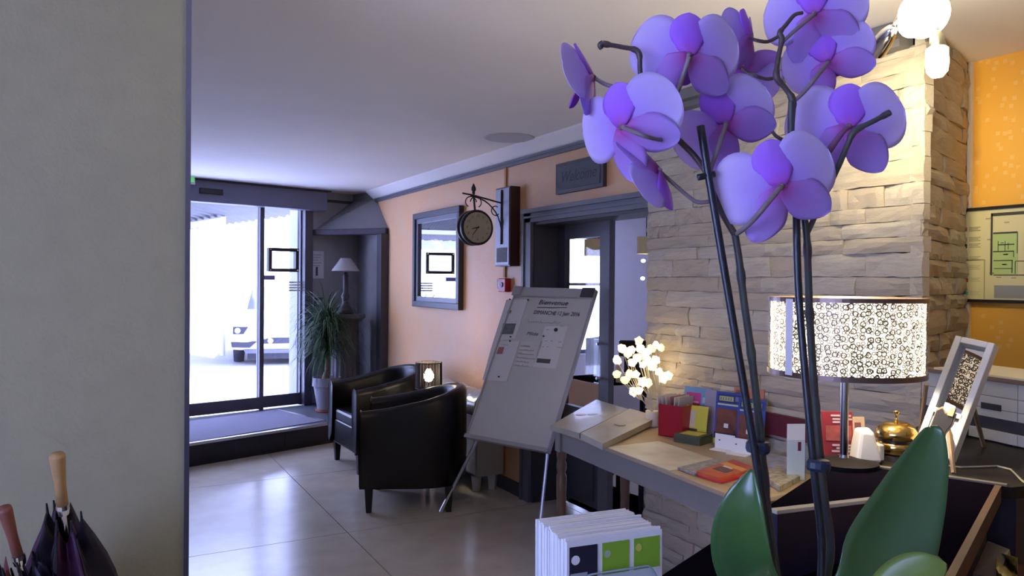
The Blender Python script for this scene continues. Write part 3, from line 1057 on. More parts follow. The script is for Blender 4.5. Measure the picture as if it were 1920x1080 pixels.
for sg in (-1, 1):
    dl = MB().lathe([(.0, 0), (.113, 0), (.113, .004)], (cx, cy + sg * .046, cz), (0, -1, 0), n=40).build('dial', M_DIAL, ck, world=True)
    if sg < 0:
        fx, fy = Vector((1, 0, 0)), cy - .0515
        for hnum in range(1, 13):
            a = R(90 - 30 * hnum)
            mtx = frame_from((.086 * math.cos(a) - 0, -.0515, .086 * math.sin(a) - .009), (1, 0, 0), (0, 0, 1))
            text_part(str(hnum), .026, M_NUM, dl, Matrix.Translation((0, 0, 0)) @ mtx, align='CENTER', name='numeral')
        for nm, ang, ln0, ww in (('hour_hand', 90 - 30 * 8.6, .05, .005), ('minute_hand', 90 - 6 * 36, .072, .0035)):
            a = R(ang)
            dr = Vector((math.cos(a), 0, math.sin(a)))
            sd = Vector((-math.sin(a), 0, math.cos(a)))
            q = [-dr * .012 - sd * ww, dr * ln0 - sd * ww * .5, dr * ln0 + sd * ww * .5, -dr * .012 + sd * ww]
            base = Vector((cx, fy, cz))
            mb = MB()
            mb.hexa([base + p for p in q] + [base + p + Vector((0, -.002, 0)) for p in q])
            mb.build(nm, M_IRON, ck, world=True)

# welcome plaque over the doorway
y0, y1, z0, z1 = 3.866, 4.415, 2.195, 2.40
wp = thing('welcome_plaque', 'dark grey welcome plaque above the dining doorway', 'sign', (WX, 4.14, z0))
MB().box((WX - .03, y0, z0), (WX - .001, y1, z1)).build('frame', mat('plaque_edge', (0.04, 0.035, 0.05), 0.5), wp, world=True)
MB().box((WX - .034, y0 + .03, z0 + .025), (WX - .03, y1 - .03, z1 - .025)).build('panel', mat('plaque_slate', (0.085, 0.09, 0.115), 0.7, noise=.15), wp, world=True)
text_part('Welcome', .105, mat('plaque_ink', (0.035, 0.035, 0.05), 0.7), wp, frame_from((-.0345, .215, .07), (0, -1, 0), (0, 0, 1)), shear=.35)

# red alarm box and socket
al = thing('fire_alarm_box', 'small red fire alarm call point next to the whiteboard top', 'alarm', (WX, 5.12, 1.53))
MB().box((WX - .05, 5.09, 1.52), (WX - .001, 5.205, 1.625)).build('box', mat('alarm_red', (0.42, 0.01, 0.02), 0.4), al, world=True, bevel=.006)
MB().lathe([(.02, 0), (.02, .006)], (WX - .05, 5.147, 1.575), (-1, 0, 0), n=16).build('button', M_BLACK, al, world=True)
so = thing('wall_switch', 'small white and black switch left of the red alarm box', 'switch', (WX, 5.28, 1.55))
MB().box((WX - .012, 5.225, 1.545), (WX - .001, 5.30, 1.615)).build('plate', M_BLACK, so, world=True, bevel=.003)
MB().box((WX - .016, 5.24, 1.56), (WX - .012, 5.27, 1.60)).build('rocker', M_WHITE, so, world=True)

# ------------------------------------------------------------------ narrow silver console along the orange wall
c0 = pz(935, 917, 0)
y0 = 5.14
co = thing('silver_console', 'narrow silver white console standing behind the near armchair', 'console', (WX - .13, 5.55, 0))
M_SILV = mat('silver_leather', (0.62, 0.62, 0.60), 0.22, metal=0.35, bump=0.15, bscale=9)
M_CONS = mat('console_grey', (0.42, 0.40, 0.36), 0.5)
MB().box((WX - .25, y0, .12), (WX - .02, 5.97, .60)).build('body', M_CONS, co, world=True, bevel=.01)
MB().box((WX - .262, y0 + .02, .14), (WX - .25, 5.95, .58)).build('front_panel', M_SILV, co, world=True, bevel=.006)


def topf(u_, v_):
    a = math.pi * v_
    yy = y0 + (5.97 - y0) * u_
    wob = .012 * math.sin(14 * u_) + .008 * math.sin(31 * u_ + 1)
    return (WX - .145 - .125 * math.cos(a), yy, .59 + (.16 + wob) * math.sin(a) ** .7)


MB().grid(topf, 40, 12).build('padded_top', M_SILV, co, world=True, smooth=True, solid=.01)
for (xx, yy) in ((WX - .22, y0 + .07), (WX - .08, y0 + .07), (WX - .22, 5.90), (WX - .08, 5.90)):
    MB().lathe([(.032, 0), (.045, .12)], (xx, yy, 0), n=4).build('foot', mat('foot_white', (0.6, 0.58, 0.55), 0.5), co, world=True)

# ------------------------------------------------------------------ tub armchairs
M_LEATHER = mat('black_leather', (0.005, 0.0045, 0.008), 0.33, spec=0.4, bump=0.05, bscale=80, noise=.2)
M_LEGS = mat('black_wood_leg', (0.012, 0.01, 0.01), 0.4)


def armchair(label, loc, rz):
    """local +y is the front; tub shell 0.70 wide, 0.66 deep"""
    t = thing('tub_armchair', label, 'armchair', loc, rz, 'black tub armchairs')
    hw, dep, th = .355, .73, .085
    # outline of the shell from right front, round the back, to left front
    path = []
    rad = .30
    path.append((hw, dep / 2))
    path.append((hw, dep / 2 - .18))
    for k in range(0, 13):
        a = R(180 * k / 12)
        path.append((hw * math.cos(a) * 1.0, -dep / 2 + rad - rad * math.sin(a)))
    path.append((-hw, dep / 2 - .18))
    path.append((-hw, dep / 2))
    n = len(path)
    zb0 = .17

    def ztop(i):
        y = path[i][1]
        s = (dep / 2 - y) / dep
        return .70 + .15 * (s ** 1.3)
    mb = MB()
    # cross section: outer bottom, outer top, rounded roll, inner top, inner bottom
    for i, (x, y) in enumerate(path):
        a_, b_ = path[max(i - 1, 0)], path[min(i + 1, n - 1)]
        tx, ty = b_[0] - a_[0], b_[1] - a_[1]
        l_ = math.hypot(tx, ty)
        nx, ny = ty / l_, -tx / l_          # outward candidate
        if nx * x + ny * (y - .05) < 0:
            nx, ny = -nx, -ny
        zt_ = ztop(i)
        for (off, zz) in ((-.015, zb0), (0, zb0 + .03), (0.004, .4), (0.0, zt_ - .035), (-.018, zt_ - .008), (-.042, zt_), (-.066, zt_ - .008), (-th, zt_ - .035), (-th, .4), (-th, .25)):
            mb.v.append(Vector((x + nx * off, y + ny * off, zz)))
    m = 10
    for i in range(n - 1):
        for k in range(m - 1):
            mb.f.append((i * m + k, (i + 1) * m + k, (i + 1) * m + k + 1, i * m + k + 1))
    mb.f.append(tuple(reversed(range(m))))
    mb.f.append(tuple(range((n - 1) * m, n * m)))
    mb.build('shell', M_LEATHER, t, smooth=True).modifiers.new('round', 'BEVEL').width = .012
    # base rail under the seat and seat cushion
    MB().cbox((0, .06, .275), (hw * 2 - .10, dep - .16, .21), bev=.06).build('seat_base', M_LEATHER, t, bevel=.012)
    MB().cbox((0, .03, .42), (hw * 2 - .19, dep - .1, .11), bev=.05).build('seat_cushion', M_LEATHER, t, bevel=.03, smooth=False)
    for sx in (-1, 1):
        for sy in (-1, 1):
            q = Vector((sx * (hw - .06), sy * (dep / 2 - (.06 if sy > 0 else .12)), 0))
            MB().hexa([q + Vector(p) for p in ((-.018, -.018, 0), (.018, -.018, 0), (.018, .018, 0), (-.018, .018, 0), (-.028, -.028, .18), (.028, -.028, .18), (.028, .028, .18), (-.028, .028, .18))]).build('leg', M_LEGS, t)
    return t


ch1 = armchair('near black leather tub armchair, its side turned to the viewer', (2.085, 5.205, 0), R(65))
ch2 = armchair('far black leather tub armchair beside the palm, seat visible', (2.24, 6.40, 0), R(92))

# side table between them and its lamp
stl = Vector((2.37, 5.66, 0))
st = thing('side_table', 'small round dark side table hidden between the two armchairs', 'side table', stl)
MB().lathe([(.11, 0), (.11, .015), (.02, .03), (.02, .5)], n=20).build('pedestal', M_LEGS, st)
MB().lathe([(.125, .5), (.13, .505), (.13, .52), (.125, .525)], n=28).build('table_top', M_LEGS, st)
lmp = thing('string_shade_lamp', 'small lit lamp with black string shade between the armchairs', 'lamp', stl + Vector((0, 0, .525)))
MB().lathe([(.06, 0), (.06, .015), (.025, .03), (.03, .12), (.012, .18), (.012, .22)], n=20).build('base', mat('dark_wood_lamp', (0.06, 0.025, 0.02), 0.35), lmp, smooth=True)
mb = MB()
for k in range(72):
    a = 2 * math.pi * k / 72
    mb.tube([(.105 * math.cos(a), .105 * math.sin(a), .215), (.102 * math.cos(a), .102 * math.sin(a), .425)], (.0030, .0042, .0036)[k % 3], n=5, cap=False)
mb.build('string_shade', mat('black_string', (0.03, 0.022, 0.025), 0.7), lmp)
for zz in (.217, .422):
    MB().tube([(.105 * math.cos(R(a)), .105 * math.sin(R(a)), zz) for a in range(0, 361, 12)], .004, n=6).build('shade_ring', M_BLACK, lmp)
ml = bpy.data.materials.new('translucent_liner')
ml.use_nodes = True
nt = ml.node_tree
nt.nodes.clear()
o_ = nt.nodes.new('ShaderNodeOutputMaterial')
t_ = nt.nodes.new('ShaderNodeBsdfTranslucent')
t_.inputs[0].default_value = (0.9, 0.86, 0.8, 1)
d_ = nt.nodes.new('ShaderNodeBsdfDiffuse')
d_.inputs[0].default_value = (0.8, 0.77, 0.7, 1)
x_ = nt.nodes.new('ShaderNodeMixShader')
x_.inputs[0].default_value = 0.4
nt.links.new(t_.outputs[0], x_.inputs[1])
nt.links.new(d_.outputs[0], x_.inputs[2])
nt.links.new(x_.outputs[0], o_.inputs[0])
M_LINER = ml
MB().lathe([(0, -.045), (.028, -.034), (.042, 0), (.032, .035), (.014, .06)], (0, 0, .31), n=16).build('bulb', mat('bulb_glow_small', (1, 1, 1), 0.5, emit=(1, 0.86, 0.62), estr=60), lmp, smooth=True)
lamp('string_lamp_light', 'POINT', stl + Vector((0, 0, .525 + .37)), 4.0, (1, 0.72, 0.42), shadow_soft_size=.03)

# ------------------------------------------------------------------ whiteboard easel
def cw(x, d, z):
    """camera right / depth to world"""
    return Vector((FW.x, FW.y, 0)).normalized() * d + _r0 * x + Vector((0, 0, z))


BL, BR = cw(-.281, 5.02, .59), cw(.227, 4.63, .585)
lean = Vector((0, 0, 0)) + _r0 * .61 + Vector((FW.x, FW.y, 0)).normalized() * .79
ex = (BR - BL)
bw = ex.length
ex.normalize()
up_ = (Vector((0, 0, .965)) + lean * .52)
bh = up_.length
eb = thing('easel_whiteboard', 'white flipchart easel board with pinned notices leaning between armchair and table', 'whiteboard')
BM = frame_from(BL, ex, up_)
place(eb, BM)
MB().box((0, 0, -.02), (bw, bh, 0)).build('board', mat('whiteboard_white', (0.54, 0.54, 0.55), 0.35, noise=.04), eb)
M_EDGE = mat('board_edge_grey', (0.33, 0.33, 0.36), 0.4)
MB().box((-.012, 0, -.024), (0, bh, .006)).build('side_rail', M_EDGE, eb)
MB().box((bw, 0, -.024), (bw + .012, bh, .006)).build('side_rail', M_EDGE, eb)
MB().box((-.012, -.025, -.024), (bw + .012, 0, .022)).build('pen_tray', M_EDGE, eb)
MB().box((-.012, bh - .07, -.024), (bw + .012, bh, .022)).build('clamp_bar', mat('clamp_grey', (0.42, 0.42, 0.44), 0.45), eb, bevel=.008)
MB().box((bw - .085, bh - .068, .02), (bw + .014, bh + .002, .026)).build('clamp_cap', M_DARKTRIM, eb)
MB().box((-.014, bh - .068, .02), (.06, bh + .002, .026)).build('clamp_cap', M_EDGE, eb)
inv = BM.inverted()


def legp(a, b_):
    MB().tube([inv @ Vector(a), inv @ Vector(b_)], .012).build('leg', M_ALU, eb)


FL = pz(826, 960, 0) + Vector((0, 0, .0))
FR = pz(1012, 992, 0)
hub = BL + ex * (bw * .5) + up_ * .97 + lean * .05 - Vector((0, 0, .02))
legp(hub - ex * .05, FL)
legp(hub + ex * .05, FR)
legp(hub, Vector((2.92, 4.55, 0)))
MB().lathe([(.013, 0), (.013, .02)], inv @ FR, inv.to_3x3() @ Vector((0, 0, 1)), n=10).build('foot_cap', M_BLACK, eb)


def bp_(x, y):
    p = pp(x, y, BL, BM.col[2].xyz)
    q = inv @ p
    return q.x, q.y


def sheet(corners, name, m, dz=.001, parent=eb):
    q = [bp_(*c) for c in corners]
    mb = MB()
    mb.hexa([(x, y, dz) for x, y in q] + [(x, y, dz + .0012) for x, y in q])
    return mb.build(name, m, parent)


M_PAPERG = mat('board_paper', (0.66, 0.66, 0.69), 0.7)
p1 = sheet([(925, 640), (967, 635), (990, 562), (950, 562)], 'pinned_sheet', M_PAPERG, .001)
p2 = sheet([(905, 712), (950, 716), (975, 640), (925, 640)], 'pinned_sheet', M_PAPERG, .001)
p3 = sheet([(1000, 688), (1042, 692), (1065, 612), (1022, 612)], 'pinned_sheet', M_PAPERG, .001)
p4 = sheet([(964, 686), (1000, 688), (1018, 640), (978, 640)], 'pinned_sheet', mat('board_paper_grey', (0.58, 0.58, 0.60), 0.7), .001)
sheet([(939, 627), (962, 627), (968, 607), (944, 607)], 'photo_print', mat('photo_dark', (0.16, 0.17, 0.17), 0.6, noise=.5, nscale=30), .0025)
sheet([(951, 588), (958, 588), (960, 582), (953, 582)], 'photo_print', mat('photo_grey', (0.2, 0.2, 0.22), 0.6), .0025)
sheet([(931, 664), (942, 664), (946, 651), (936, 651)], 'photo_print', mat('photo_red', (0.38, 0.13, 0.13), 0.6), .0025)
sheet([(1006, 680), (1031, 682), (1033, 674), (1008, 672)], 'photo_print', mat('photo_black', (0.10, 0.10, 0.12), 0.6, noise=.4, nscale=50), .0025)


def wtext(s, x, y, size, m, shear=.15, sx=1.0, dz=.003):
    q = bp_(x, y)
    text_part(s, size, m, eb, Matrix.Translation((q[0], q[1], dz)), shear=shear, sx=sx)


wtext('Bienvenue', 1009, 571, .052, M_INK, .2, 1.12)
wtext('DIMANCHE 12 Juin 2016', 1000, 589, .042, M_INK, .1, .85)
wtext('Météo', 987, 628, .036, M_INK, .3)


def scribble(x, y, w_, hh, m, seed):
    rnd = random.Random(seed)
    q = bp_(x, y)
    pts = [(q[0] + w_ * k / 40, q[1] + hh * (.5 + .5 * math.sin(k * 1.9 + seed)) * rnd.uniform(.3, 1), .003) for k in range(41)]
    MB().tube(pts, .0013, n=4).build('handwriting', m, eb)


scribble(990, 605, .26, .02, M_INKLIGHT, 2)
for k in range(6):
    scribble(976 - 2.4 * k, 650 + 7.2 * k, (.08, .12, .13, .15, .11, .12)[k], .014, M_INKLIGHT, 3 + k)
sheet([(1007, 577.5), (1063, 577.5), (1063.5, 576.5), (1007.5, 576.5)], 'underline', M_INK, .003)
for (x, y, r_) in ((1043, 619, .013), (991, 563, .006), (957, 640, .005), (958, 632, .005), (936, 707, .005), (1020, 631, .005), (957, 562, .005)):
    q = bp_(x, y)
    MB().lathe([(r_, 0), (r_, .008), (r_ * .7, .011)], (q[0], q[1], .002), n=16).build('magnet', M_BLACK, eb)
for (x, y, w_) in ((1022, 640, .02), (1032, 640, .02), (1047, 642, .025), (1017, 651, .014), (1025, 651, .014), (1025, 619, .02), (1044, 652, .04), (1050, 612, .03), (942, 653 - 6, .05)):
    q = bp_(x, y)
    MB().box((q[0], q[1], .0022), (q[0] + w_, q[1] + .005, .003)).build('print_mark', M_INKLIGHT, eb)

# ------------------------------------------------------------------ dining room beyond the doorway
M_VIOLETWALL = mat('lilac_white_wall', (0.66, 0.64, 0.72), 0.85, noise=.05)
struct(MB().box((WX + .25, 0.5, -.12), (8.2, 9.4, 0)).build('floor', mat('dining_floor', (0.52, 0.48, 0.40), 0.35, noise=.1)), 'pale floor of the dining room')
mb = MB()
DW0, DW1 = 5.15, 6.72            # window span on the far wall
mb.box((WX + .25, 9.25, 0), (DW0, 9.4, CEIL)).box((DW1, 9.25, 0), (8.2, 9.4, CEIL)).box((DW0, 9.25, 2.3), (DW1, 9.4, CEIL)).box((DW0, 9.25, 0), (DW1, 9.4, .55))
struct(mb.build('wall_dining_far', M_VIOLETWALL), 'lilac white far wall of the dining room')
mb = MB().box((8.05, .5, 0), (8.2, 3.8, CEIL)).box((8.05, 6.8, 0), (8.2, 9.25, CEIL)).box((8.05, 3.8, 0), (8.2, 6.8, .9)).box((8.05, 3.8, 2.15), (8.2, 6.8, CEIL))
struct(mb.build('wall_dining_right', M_VIOLETWALL))
w3 = struct(thing('added_window', 'unseen wide window added in the right wall to light the dining room', 'window', (8.1, 5.3, .9)))  # out of view, added to bring more daylight into the dining room
del w3['category']
for (a, b_, c, d) in ((-1.5, 1.5, 0, .06), (-1.5, 1.5, 1.19, 1.25), (-1.5, -1.44, 0, 1.25), (1.44, 1.5, 0, 1.25), (-.03, .03, 0, 1.25)):
    MB().box((0, a, c), (.05, b_, d)).build('frame_bar', M_WHITE, w3)
MB().box((.02, -1.47, .03), (.026, 1.47, 1.22)).build('pane', M_GLASS, w3)
struct(MB().box((WX + .6, .4, 0), (8.2, .5, CEIL)).build('wall_dining_near', M_VIOLETWALL))
w2 = struct(thing('window_2', 'bright dining room window seen through the glazed door', 'window', (DW0, 9.3, .55)))
del w2['category']
ww_, wh_ = DW1 - DW0, 1.75
for (a, b_, c, d) in ((0, ww_, 0, .06), (0, ww_, wh_ - .06, wh_), (0, .06, 0, wh_), (ww_ - .06, ww_, 0, wh_), (.62, .69, 0, wh_), (.69, ww_, 1.0, 1.04)):
    MB().box((a, 0, c), (b_, .05, d)).build('frame_bar', mat('dark_window_frame', (0.10, 0.10, 0.14), 0.5), w2)
MB().box((.03, .02, .03), (ww_ - .03, .026, wh_ - .03)).build('pane', M_GLASS, w2)
mb = MB()
mb.grid(lambda u_, v_: (DW0 - .05 + .55 * u_, 9.17 + .025 * math.sin(u_ * 40), .12 + 2.25 * v_), 60, 4)
tag(mb.build('curtain', mat('white_curtain', (0.75, 0.75, 0.80), 0.8), smooth=True, solid=.004), 'white pleated curtain at the dining room window', 'curtain')
# pendants
M_PEND = mat('olive_shade', (0.30, 0.27, 0.20), 0.8, emit=(0.5, 0.42, 0.25), estr=0.12)
for k, (x, y0_, y1_, hw_, dep_, lb) in enumerate(((1122, 449, 480, 26, 8.3, 'olive drum pendant lampshade seen past the door stile'), (1212, 444, 476, 17, 8.6, 'olive drum pendant lampshade half hidden by the stone edge'))):
    p = pd(x, (y0_ + y1_) / 2, dep_)
    r_ = hw_ * dep_ / CAM_F
    h_ = (y1_ - y0_) * dep_ / CAM_F
    pn = thing('pendant_lamp', lb, 'pendant', p, 0, 'dining room pendants')
    MB().lathe([(r_, -h_ / 2), (r_, h_ / 2)], n=28, cap=False).build('shade', M_PEND, pn, solid=.004)
    MB().tube([(0, 0, h_ / 2 - .02), (0, 0, CEIL - p.z)], .006).build('cord', M_BLACK, pn)
    MB().lathe([(0, -.04), (.035, -.02), (.04, 0), (.02, .04)], (0, 0, -h_ / 4), n=14).build('bulb', mat('pendant_bulb', (1, 1, 1), .5, emit=(1, .85, .55), estr=25), pn, smooth=True)
for k, (x, y) in enumerate(((1206, 489), (1205, 522))):
    p = pd(x, y, 8.7)
    tag(MB().lathe([(0, -.02), (.02, -.012), (.025, 0), (.02, .012), (0, .02)], p, n=12).build('wall_light', mat('sconce_glow', (1, 1, 1), .5, emit=(1, .95, .8), estr=15), smooth=True),
        ('upper' if k == 0 else 'lower') + ' tiny lit lamp in the dining room by the stone edge', 'light')


def dining_chair(loc, rz, label):
    t = thing('dining_chair', label, 'chair', loc, rz, 'black dining chairs')
    MB().cbox((0, 0, .45), (.44, .44, .07), bev=.03).build('seat', M_LEATHER, t, bevel=.01)
    MB().cbox((0, -.2, .74), (.44, .06, .52), bev=.02).build('backrest', M_LEATHER, t, bevel=.01)
    for sx in (-1, 1):
        for sy in (-1, 1):
            MB().cbox((sx * .19, sy * .19, .21), (.04, .04, .42)).build('leg', M_LEGS, t)
    return t


dining_chair(pd(1150, 596, 8.3).xy.to_3d(), R(-150), 'black dining chair right of the glazed door stile')
dining_chair(pd(1206, 612, 7.75).xy.to_3d(), R(150), 'black dining chair partly behind the stone edge')
dining_chair(pd(1184, 700, 5.55).xy.to_3d(), R(25), 'nearest black dining chair below the table edge, legs visible')
tp = pd(1165, 700, 6.75).xy.to_3d()
dt = thing('dining_table', 'dining table with white cloth beyond the doorway', 'table', tp)
MB().cbox((0, 0, .735), (.8, .7, .03)).build('table_top', M_LEGS, dt)
MB().cbox((0, 0, .63), (.83, .73, .24)).build('cloth_drop', mat('table_cloth', (0.62, 0.60, 0.66), .8), dt)
for sx in (-1, 1):
    for sy in (-1, 1):
        MB().cbox((sx * .34, sy * .29, .27), (.06, .06, .54)).build('leg', M_LEGS, dt)
dg = pd(1163, 640, 6.5)
tag(MB().cbox((dg.x, dg.y, .75 + .11), (.05, .05, .22), rz=.4).build('menu_card', M_PAPER), 'white folded menu card upright on the dining table', 'menu card')

# ------------------------------------------------------------------ brochure table
TZ = .83
tA, tB = pz(1031, 797, TZ), pz(1362, 924, TZ)
tdir = (tB - tA)
tdir.z = 0
tdir.normalize()
tn = Vector((-tdir.y, tdir.x, 0))
if tn.x < 0:
    tn = -tn
TL_, TD_ = 1.52, .50
tb = thing('brochure_table', 'long beige wooden table covered with brochures against the stone wall', 'table')
TM = frame_from((tA.x, tA.y, 0), tdir, tn)
if TM.col[2].z < 0:
    TM = Matrix((tdir, tn, (0, 0, 1))).transposed().to_4x4()
    TM.translation = Vector((tA.x, tA.y, 0))
place(tb, TM)
M_TWOOD = mat('beige_table_wood', (0.42, 0.32, 0.19), 0.45, color2=(0.34, 0.25, 0.15), nscale=6, stretch=(.4, 6, 1))
M_TPAINT = mat('grey_beige_paint', (0.21, 0.195, 0.185), 0.55, noise=.06, nscale=12)
MB().box((0, 0, TZ - .022), (TL_, TD_, TZ)).build('table_top', M_TWOOD, tb, bevel=.005)
MB().box((.04, .03, TZ - .125), (TL_ - .04, .05, TZ - .022)).build('front_apron', M_TPAINT, tb)
MB().box((.035, .03, TZ - .125), (.055, TD_ - .03, TZ - .022)).build('side_apron', M_TPAINT, tb)
MB().box((TL_ - .055, .03, TZ - .125), (TL_ - .035, TD_ - .03, TZ - .022)).build('side_apron', M_TPAINT, tb)
M_TLEG = mat('turned_leg_wood', (0.16, 0.09, 0.055), 0.45, noise=.2, nscale=20)
for (x, y) in ((.045, .05), (TL_ - .05, .05), (.045, TD_ - .05), (TL_ - .05, TD_ - .05)):
    lg = MB().box((x - .027, y - .027, TZ - .135), (x + .027, y + .027, TZ - .022)).build('leg_block', M_TPAINT, tb)
    MB().lathe([(.012, 0), (.02, .02), (.024, .05), (.017, .07), (.022, .09), (.024, .3), (.026, .45), (.028, .56), (.02, .58), (.027, .6), (.027, .63), (.02, .645), (.026, .665), (.026, TZ - .135)], (x, y, 0), n=16).build('turned_leg', M_TLEG, tb, smooth=True)
TI = TM.inverted()


def tz(x, y, h_=0.0):
    """pixel to table-top coordinates"""
    q = TI @ pz(x, y, TZ + h_)
    return Vector((q.x, q.y, TZ + h_))


def tworld(p):
    return TM @ Vector(p)


def flat_sheet(name, label, cat, corners, h0, th, m, group=None):
    q = [pz(x, y, TZ + h0 + th) for x, y in corners]
    mb = MB()
    mb.slab([q[0], q[1], q[2], q[3]], th)
    if (q[1] - q[0]).cross(q[3] - q[0]).z < 0:
        mb = MB().slab([q[0], q[3], q[2], q[1]], th)
    return tag(mb.build(name, m), label, cat, group)


# open album
al_ = thing('open_album', 'thick open album with pale pages at the left end of the table', 'album', pz(1110, 800, TZ))
M_PAGE = mat('album_page', (0.42, 0.39, 0.30), 0.42, color2=(0.35, 0.32, 0.25), nscale=9, coat=.15)
q = [pz(1033, 797, TZ + .03), pz(1086, 812, TZ + .035), pz(1178, 767, TZ + .06), pz(1118, 749, TZ + .05)]
MB().slab(q, .028).build('page_block', M_PAGE, al_, world=True)
q2 = [pz(1089, 812, TZ + .04), pz(1130, 832, TZ + .03), pz(1236, 781, TZ + .045), pz(1181, 766, TZ + .065)]
MB().slab(q2, .03).build('page_block', M_PAGE, al_, world=True)
MB().slab([q[1] + Vector((0, 0, -.004)), q2[0] + Vector((0, 0, -.004)), q2[3] + Vector((0, 0, -.004)), q[2] + Vector((0, 0, -.004))], .02).build('spine', M_DARKTRIM, al_, world=True)
ce = (q2[0] + q2[1] + q2[2] + q2[3]) / 4
for qq, c_, m_ in ((q, (.52, .55), (.30, .33, .33)), (q, (.28, .45), (.45, .28, .22)), (q2, (.5, .5), (.33, .34, .24))):
    u_, v_ = c_
    c0_ = (qq[0] * (1 - u_) + qq[1] * u_) * (1 - v_) + (qq[3] * (1 - u_) + qq[2] * u_) * v_
    nn = (qq[1] - qq[0]).cross(qq[3] - qq[0]).normalized()
    MB().lathe([(0, .0022), (.028, .0018), (.03, 0)], c0_ + nn * .0006, nn, n=20).build('printed_motif', mat('motif%d' % len(MATS), m_, .4), al_, world=True)

flat_sheet('table_mat_sheet', 'large white paper sheet with brown print lying on the table', 'paper', [(1137, 838), (1255, 882), (1362, 868), (1236, 827)], 0, .002, mat('printed_sheet', (0.74, 0.70, 0.58), .6, color2=(0.50, 0.43, 0.32), nscale=4.5))

# leaflets and magazines lying
flat_sheet('newspaper', 'folded grey newspaper lying left of the red magazines', 'newspaper', [(1270, 876), (1302, 888), (1378, 872), (1338, 860)], .002, .008, mat('newsprint', (0.42, 0.40, 0.40), .8, noise=.5, nscale=60))
rm = thing('magazine', 'red and orange magazine on top of the pile by the orchid leaf', 'magazine', pz(1350, 880, TZ), group='magazines on the table')
q = [pz(1306, 883, TZ + .022), pz(1348, 896, TZ + .022), pz(1420, 878, TZ + .022), pz(1375, 861, TZ + .022)]
MB().slab(q, .012).build('cover', mat('magazine_red', (0.45, 0.04, 0.03), .35, color2=(0.60, 0.16, 0.04), nscale=14), rm, world=True)
for (f0, f1, g0, g1, m_) in ((.05, .95, .62, .78, mat('magazine_orange', (.75, .35, .06), .4)), (.2, .75, .3, .52, mat('magazine_photo', (.16, .10, .07), .4, noise=.5, nscale=50)), (.25, .6, .55, .6, M_PAPER)):
    def bl(u_, v_):
        return (q[0] * (1 - u_) + q[1] * u_) * (1 - v_) + (q[3] * (1 - u_) + q[2] * u_) * v_ + Vector((0, 0, .0012))
    MB().slab([bl(f0, g0), bl(f1, g0), bl(f1, g1), bl(f0, g1)], .001).build('cover_print', m_, rm, world=True)
flat_sheet('magazine', 'red magazine under the orange topped one', 'magazine', [(1308, 890), (1352, 903), (1430, 884), (1380, 868)], .002, .008, mat('magazine_crimson', (0.5, 0.03, 0.05), .35), 'magazines on the table')
flat_sheet('magazine', 'pale blue magazine lying behind the orchid stem', 'magazine', [(1418, 868), (1470, 880), (1500, 862), (1440, 848)], .002, .008, mat('magazine_blue', (0.45, 0.46, 0.58), .4, noise=.4, nscale=25), 'magazines on the table')
flat_sheet('magazine', 'cream leaflet pile lying at the right end of the table', 'magazine', [(1430, 890), (1462, 912), (1500, 892), (1460, 872)], .002, .02, mat('magazine_cream', (0.55, 0.50, 0.36), .5, noise=.6, nscale=40), 'magazines on the table')


def upright(name, label, cat, base_px, w_px, h_px, m, th=.004, leanb=.05, yaw=None, group=None, zoff=0.0, parent=None):
    """leaflet standing on the table: base centre pixel, size in pixels at that depth; faces the camera-ish side of the wall"""
    p = pz(base_px[0], base_px[1], TZ + zoff)
    dep_ = (p - CAM_POS).dot(FW)
    w_, h_ = w_px * dep_ / CAM_F, h_px * dep_ / CAM_F
    yw = yaw if yaw is not None else R(-70)
    ux = Vector((math.cos(yw), math.sin(yw), 0))
    w_ = w_ / max(.3, abs(ux.dot(_r0)))
    nrm = Vector((ux.y, -ux.x, 0))
    if nrm.dot(-FW) < 0:
        nrm = -nrm
    if ux.cross(nrm).z < 0:
        ux = -ux
    flip = ux.dot(_r0) < 0
    M = Matrix((ux, nrm, (0, 0, 1))).transposed().to_4x4()
    M.translation = p
    t = thing(name, label, cat, group=group)
    place(t, M)
    sh = -leanb
    MB().hexa([(-w_ / 2, -th, 0), (w_ / 2, -th, 0), (w_ / 2, 0, 0), (-w_ / 2, 0, 0), (-w_ / 2, sh - th, h_), (w_ / 2, sh - th, h_), (w_ / 2, sh, h_), (-w_ / 2, sh, h_)]).build('card', m, t)

    def patch(nm, u0, u1, v0, v1, m_, d=.0012):
        if flip:
            u0, u1 = 1 - u1, 1 - u0
        a, b_ = -w_ / 2 + u0 * w_, -w_ / 2 + u1 * w_
        ya, yb = sh * v0, sh * v1
        return MB().hexa([(a, ya, v0 * h_), (b_, ya, v0 * h_), (b_, ya + d, v0 * h_), (a, ya + d, v0 * h_), (a, yb, v1 * h_), (b_, yb, v1 * h_), (b_, yb + d, v1 * h_), (a, yb + d, v1 * h_)]).build(nm, m_, t)

    def txt(s, u0, v0, size, m_, sx=1.0, d=.0018):
        # x axis must read left to right for the viewer
        left = ux if ux.dot(_r0) > 0 else -ux
        org = Vector(((-w_ / 2 + u0 * w_) * (1 if ux.dot(_r0) > 0 else -1), sh * v0 + d, v0 * h_))
        return text_part(s, size * h_, m_, t, frame_from(org, (1 if ux.dot(_r0) > 0 else -1, 0, 0), (0, 0, 1) if True else None), sx=sx)
    return t, patch, txt, (w_, h_)


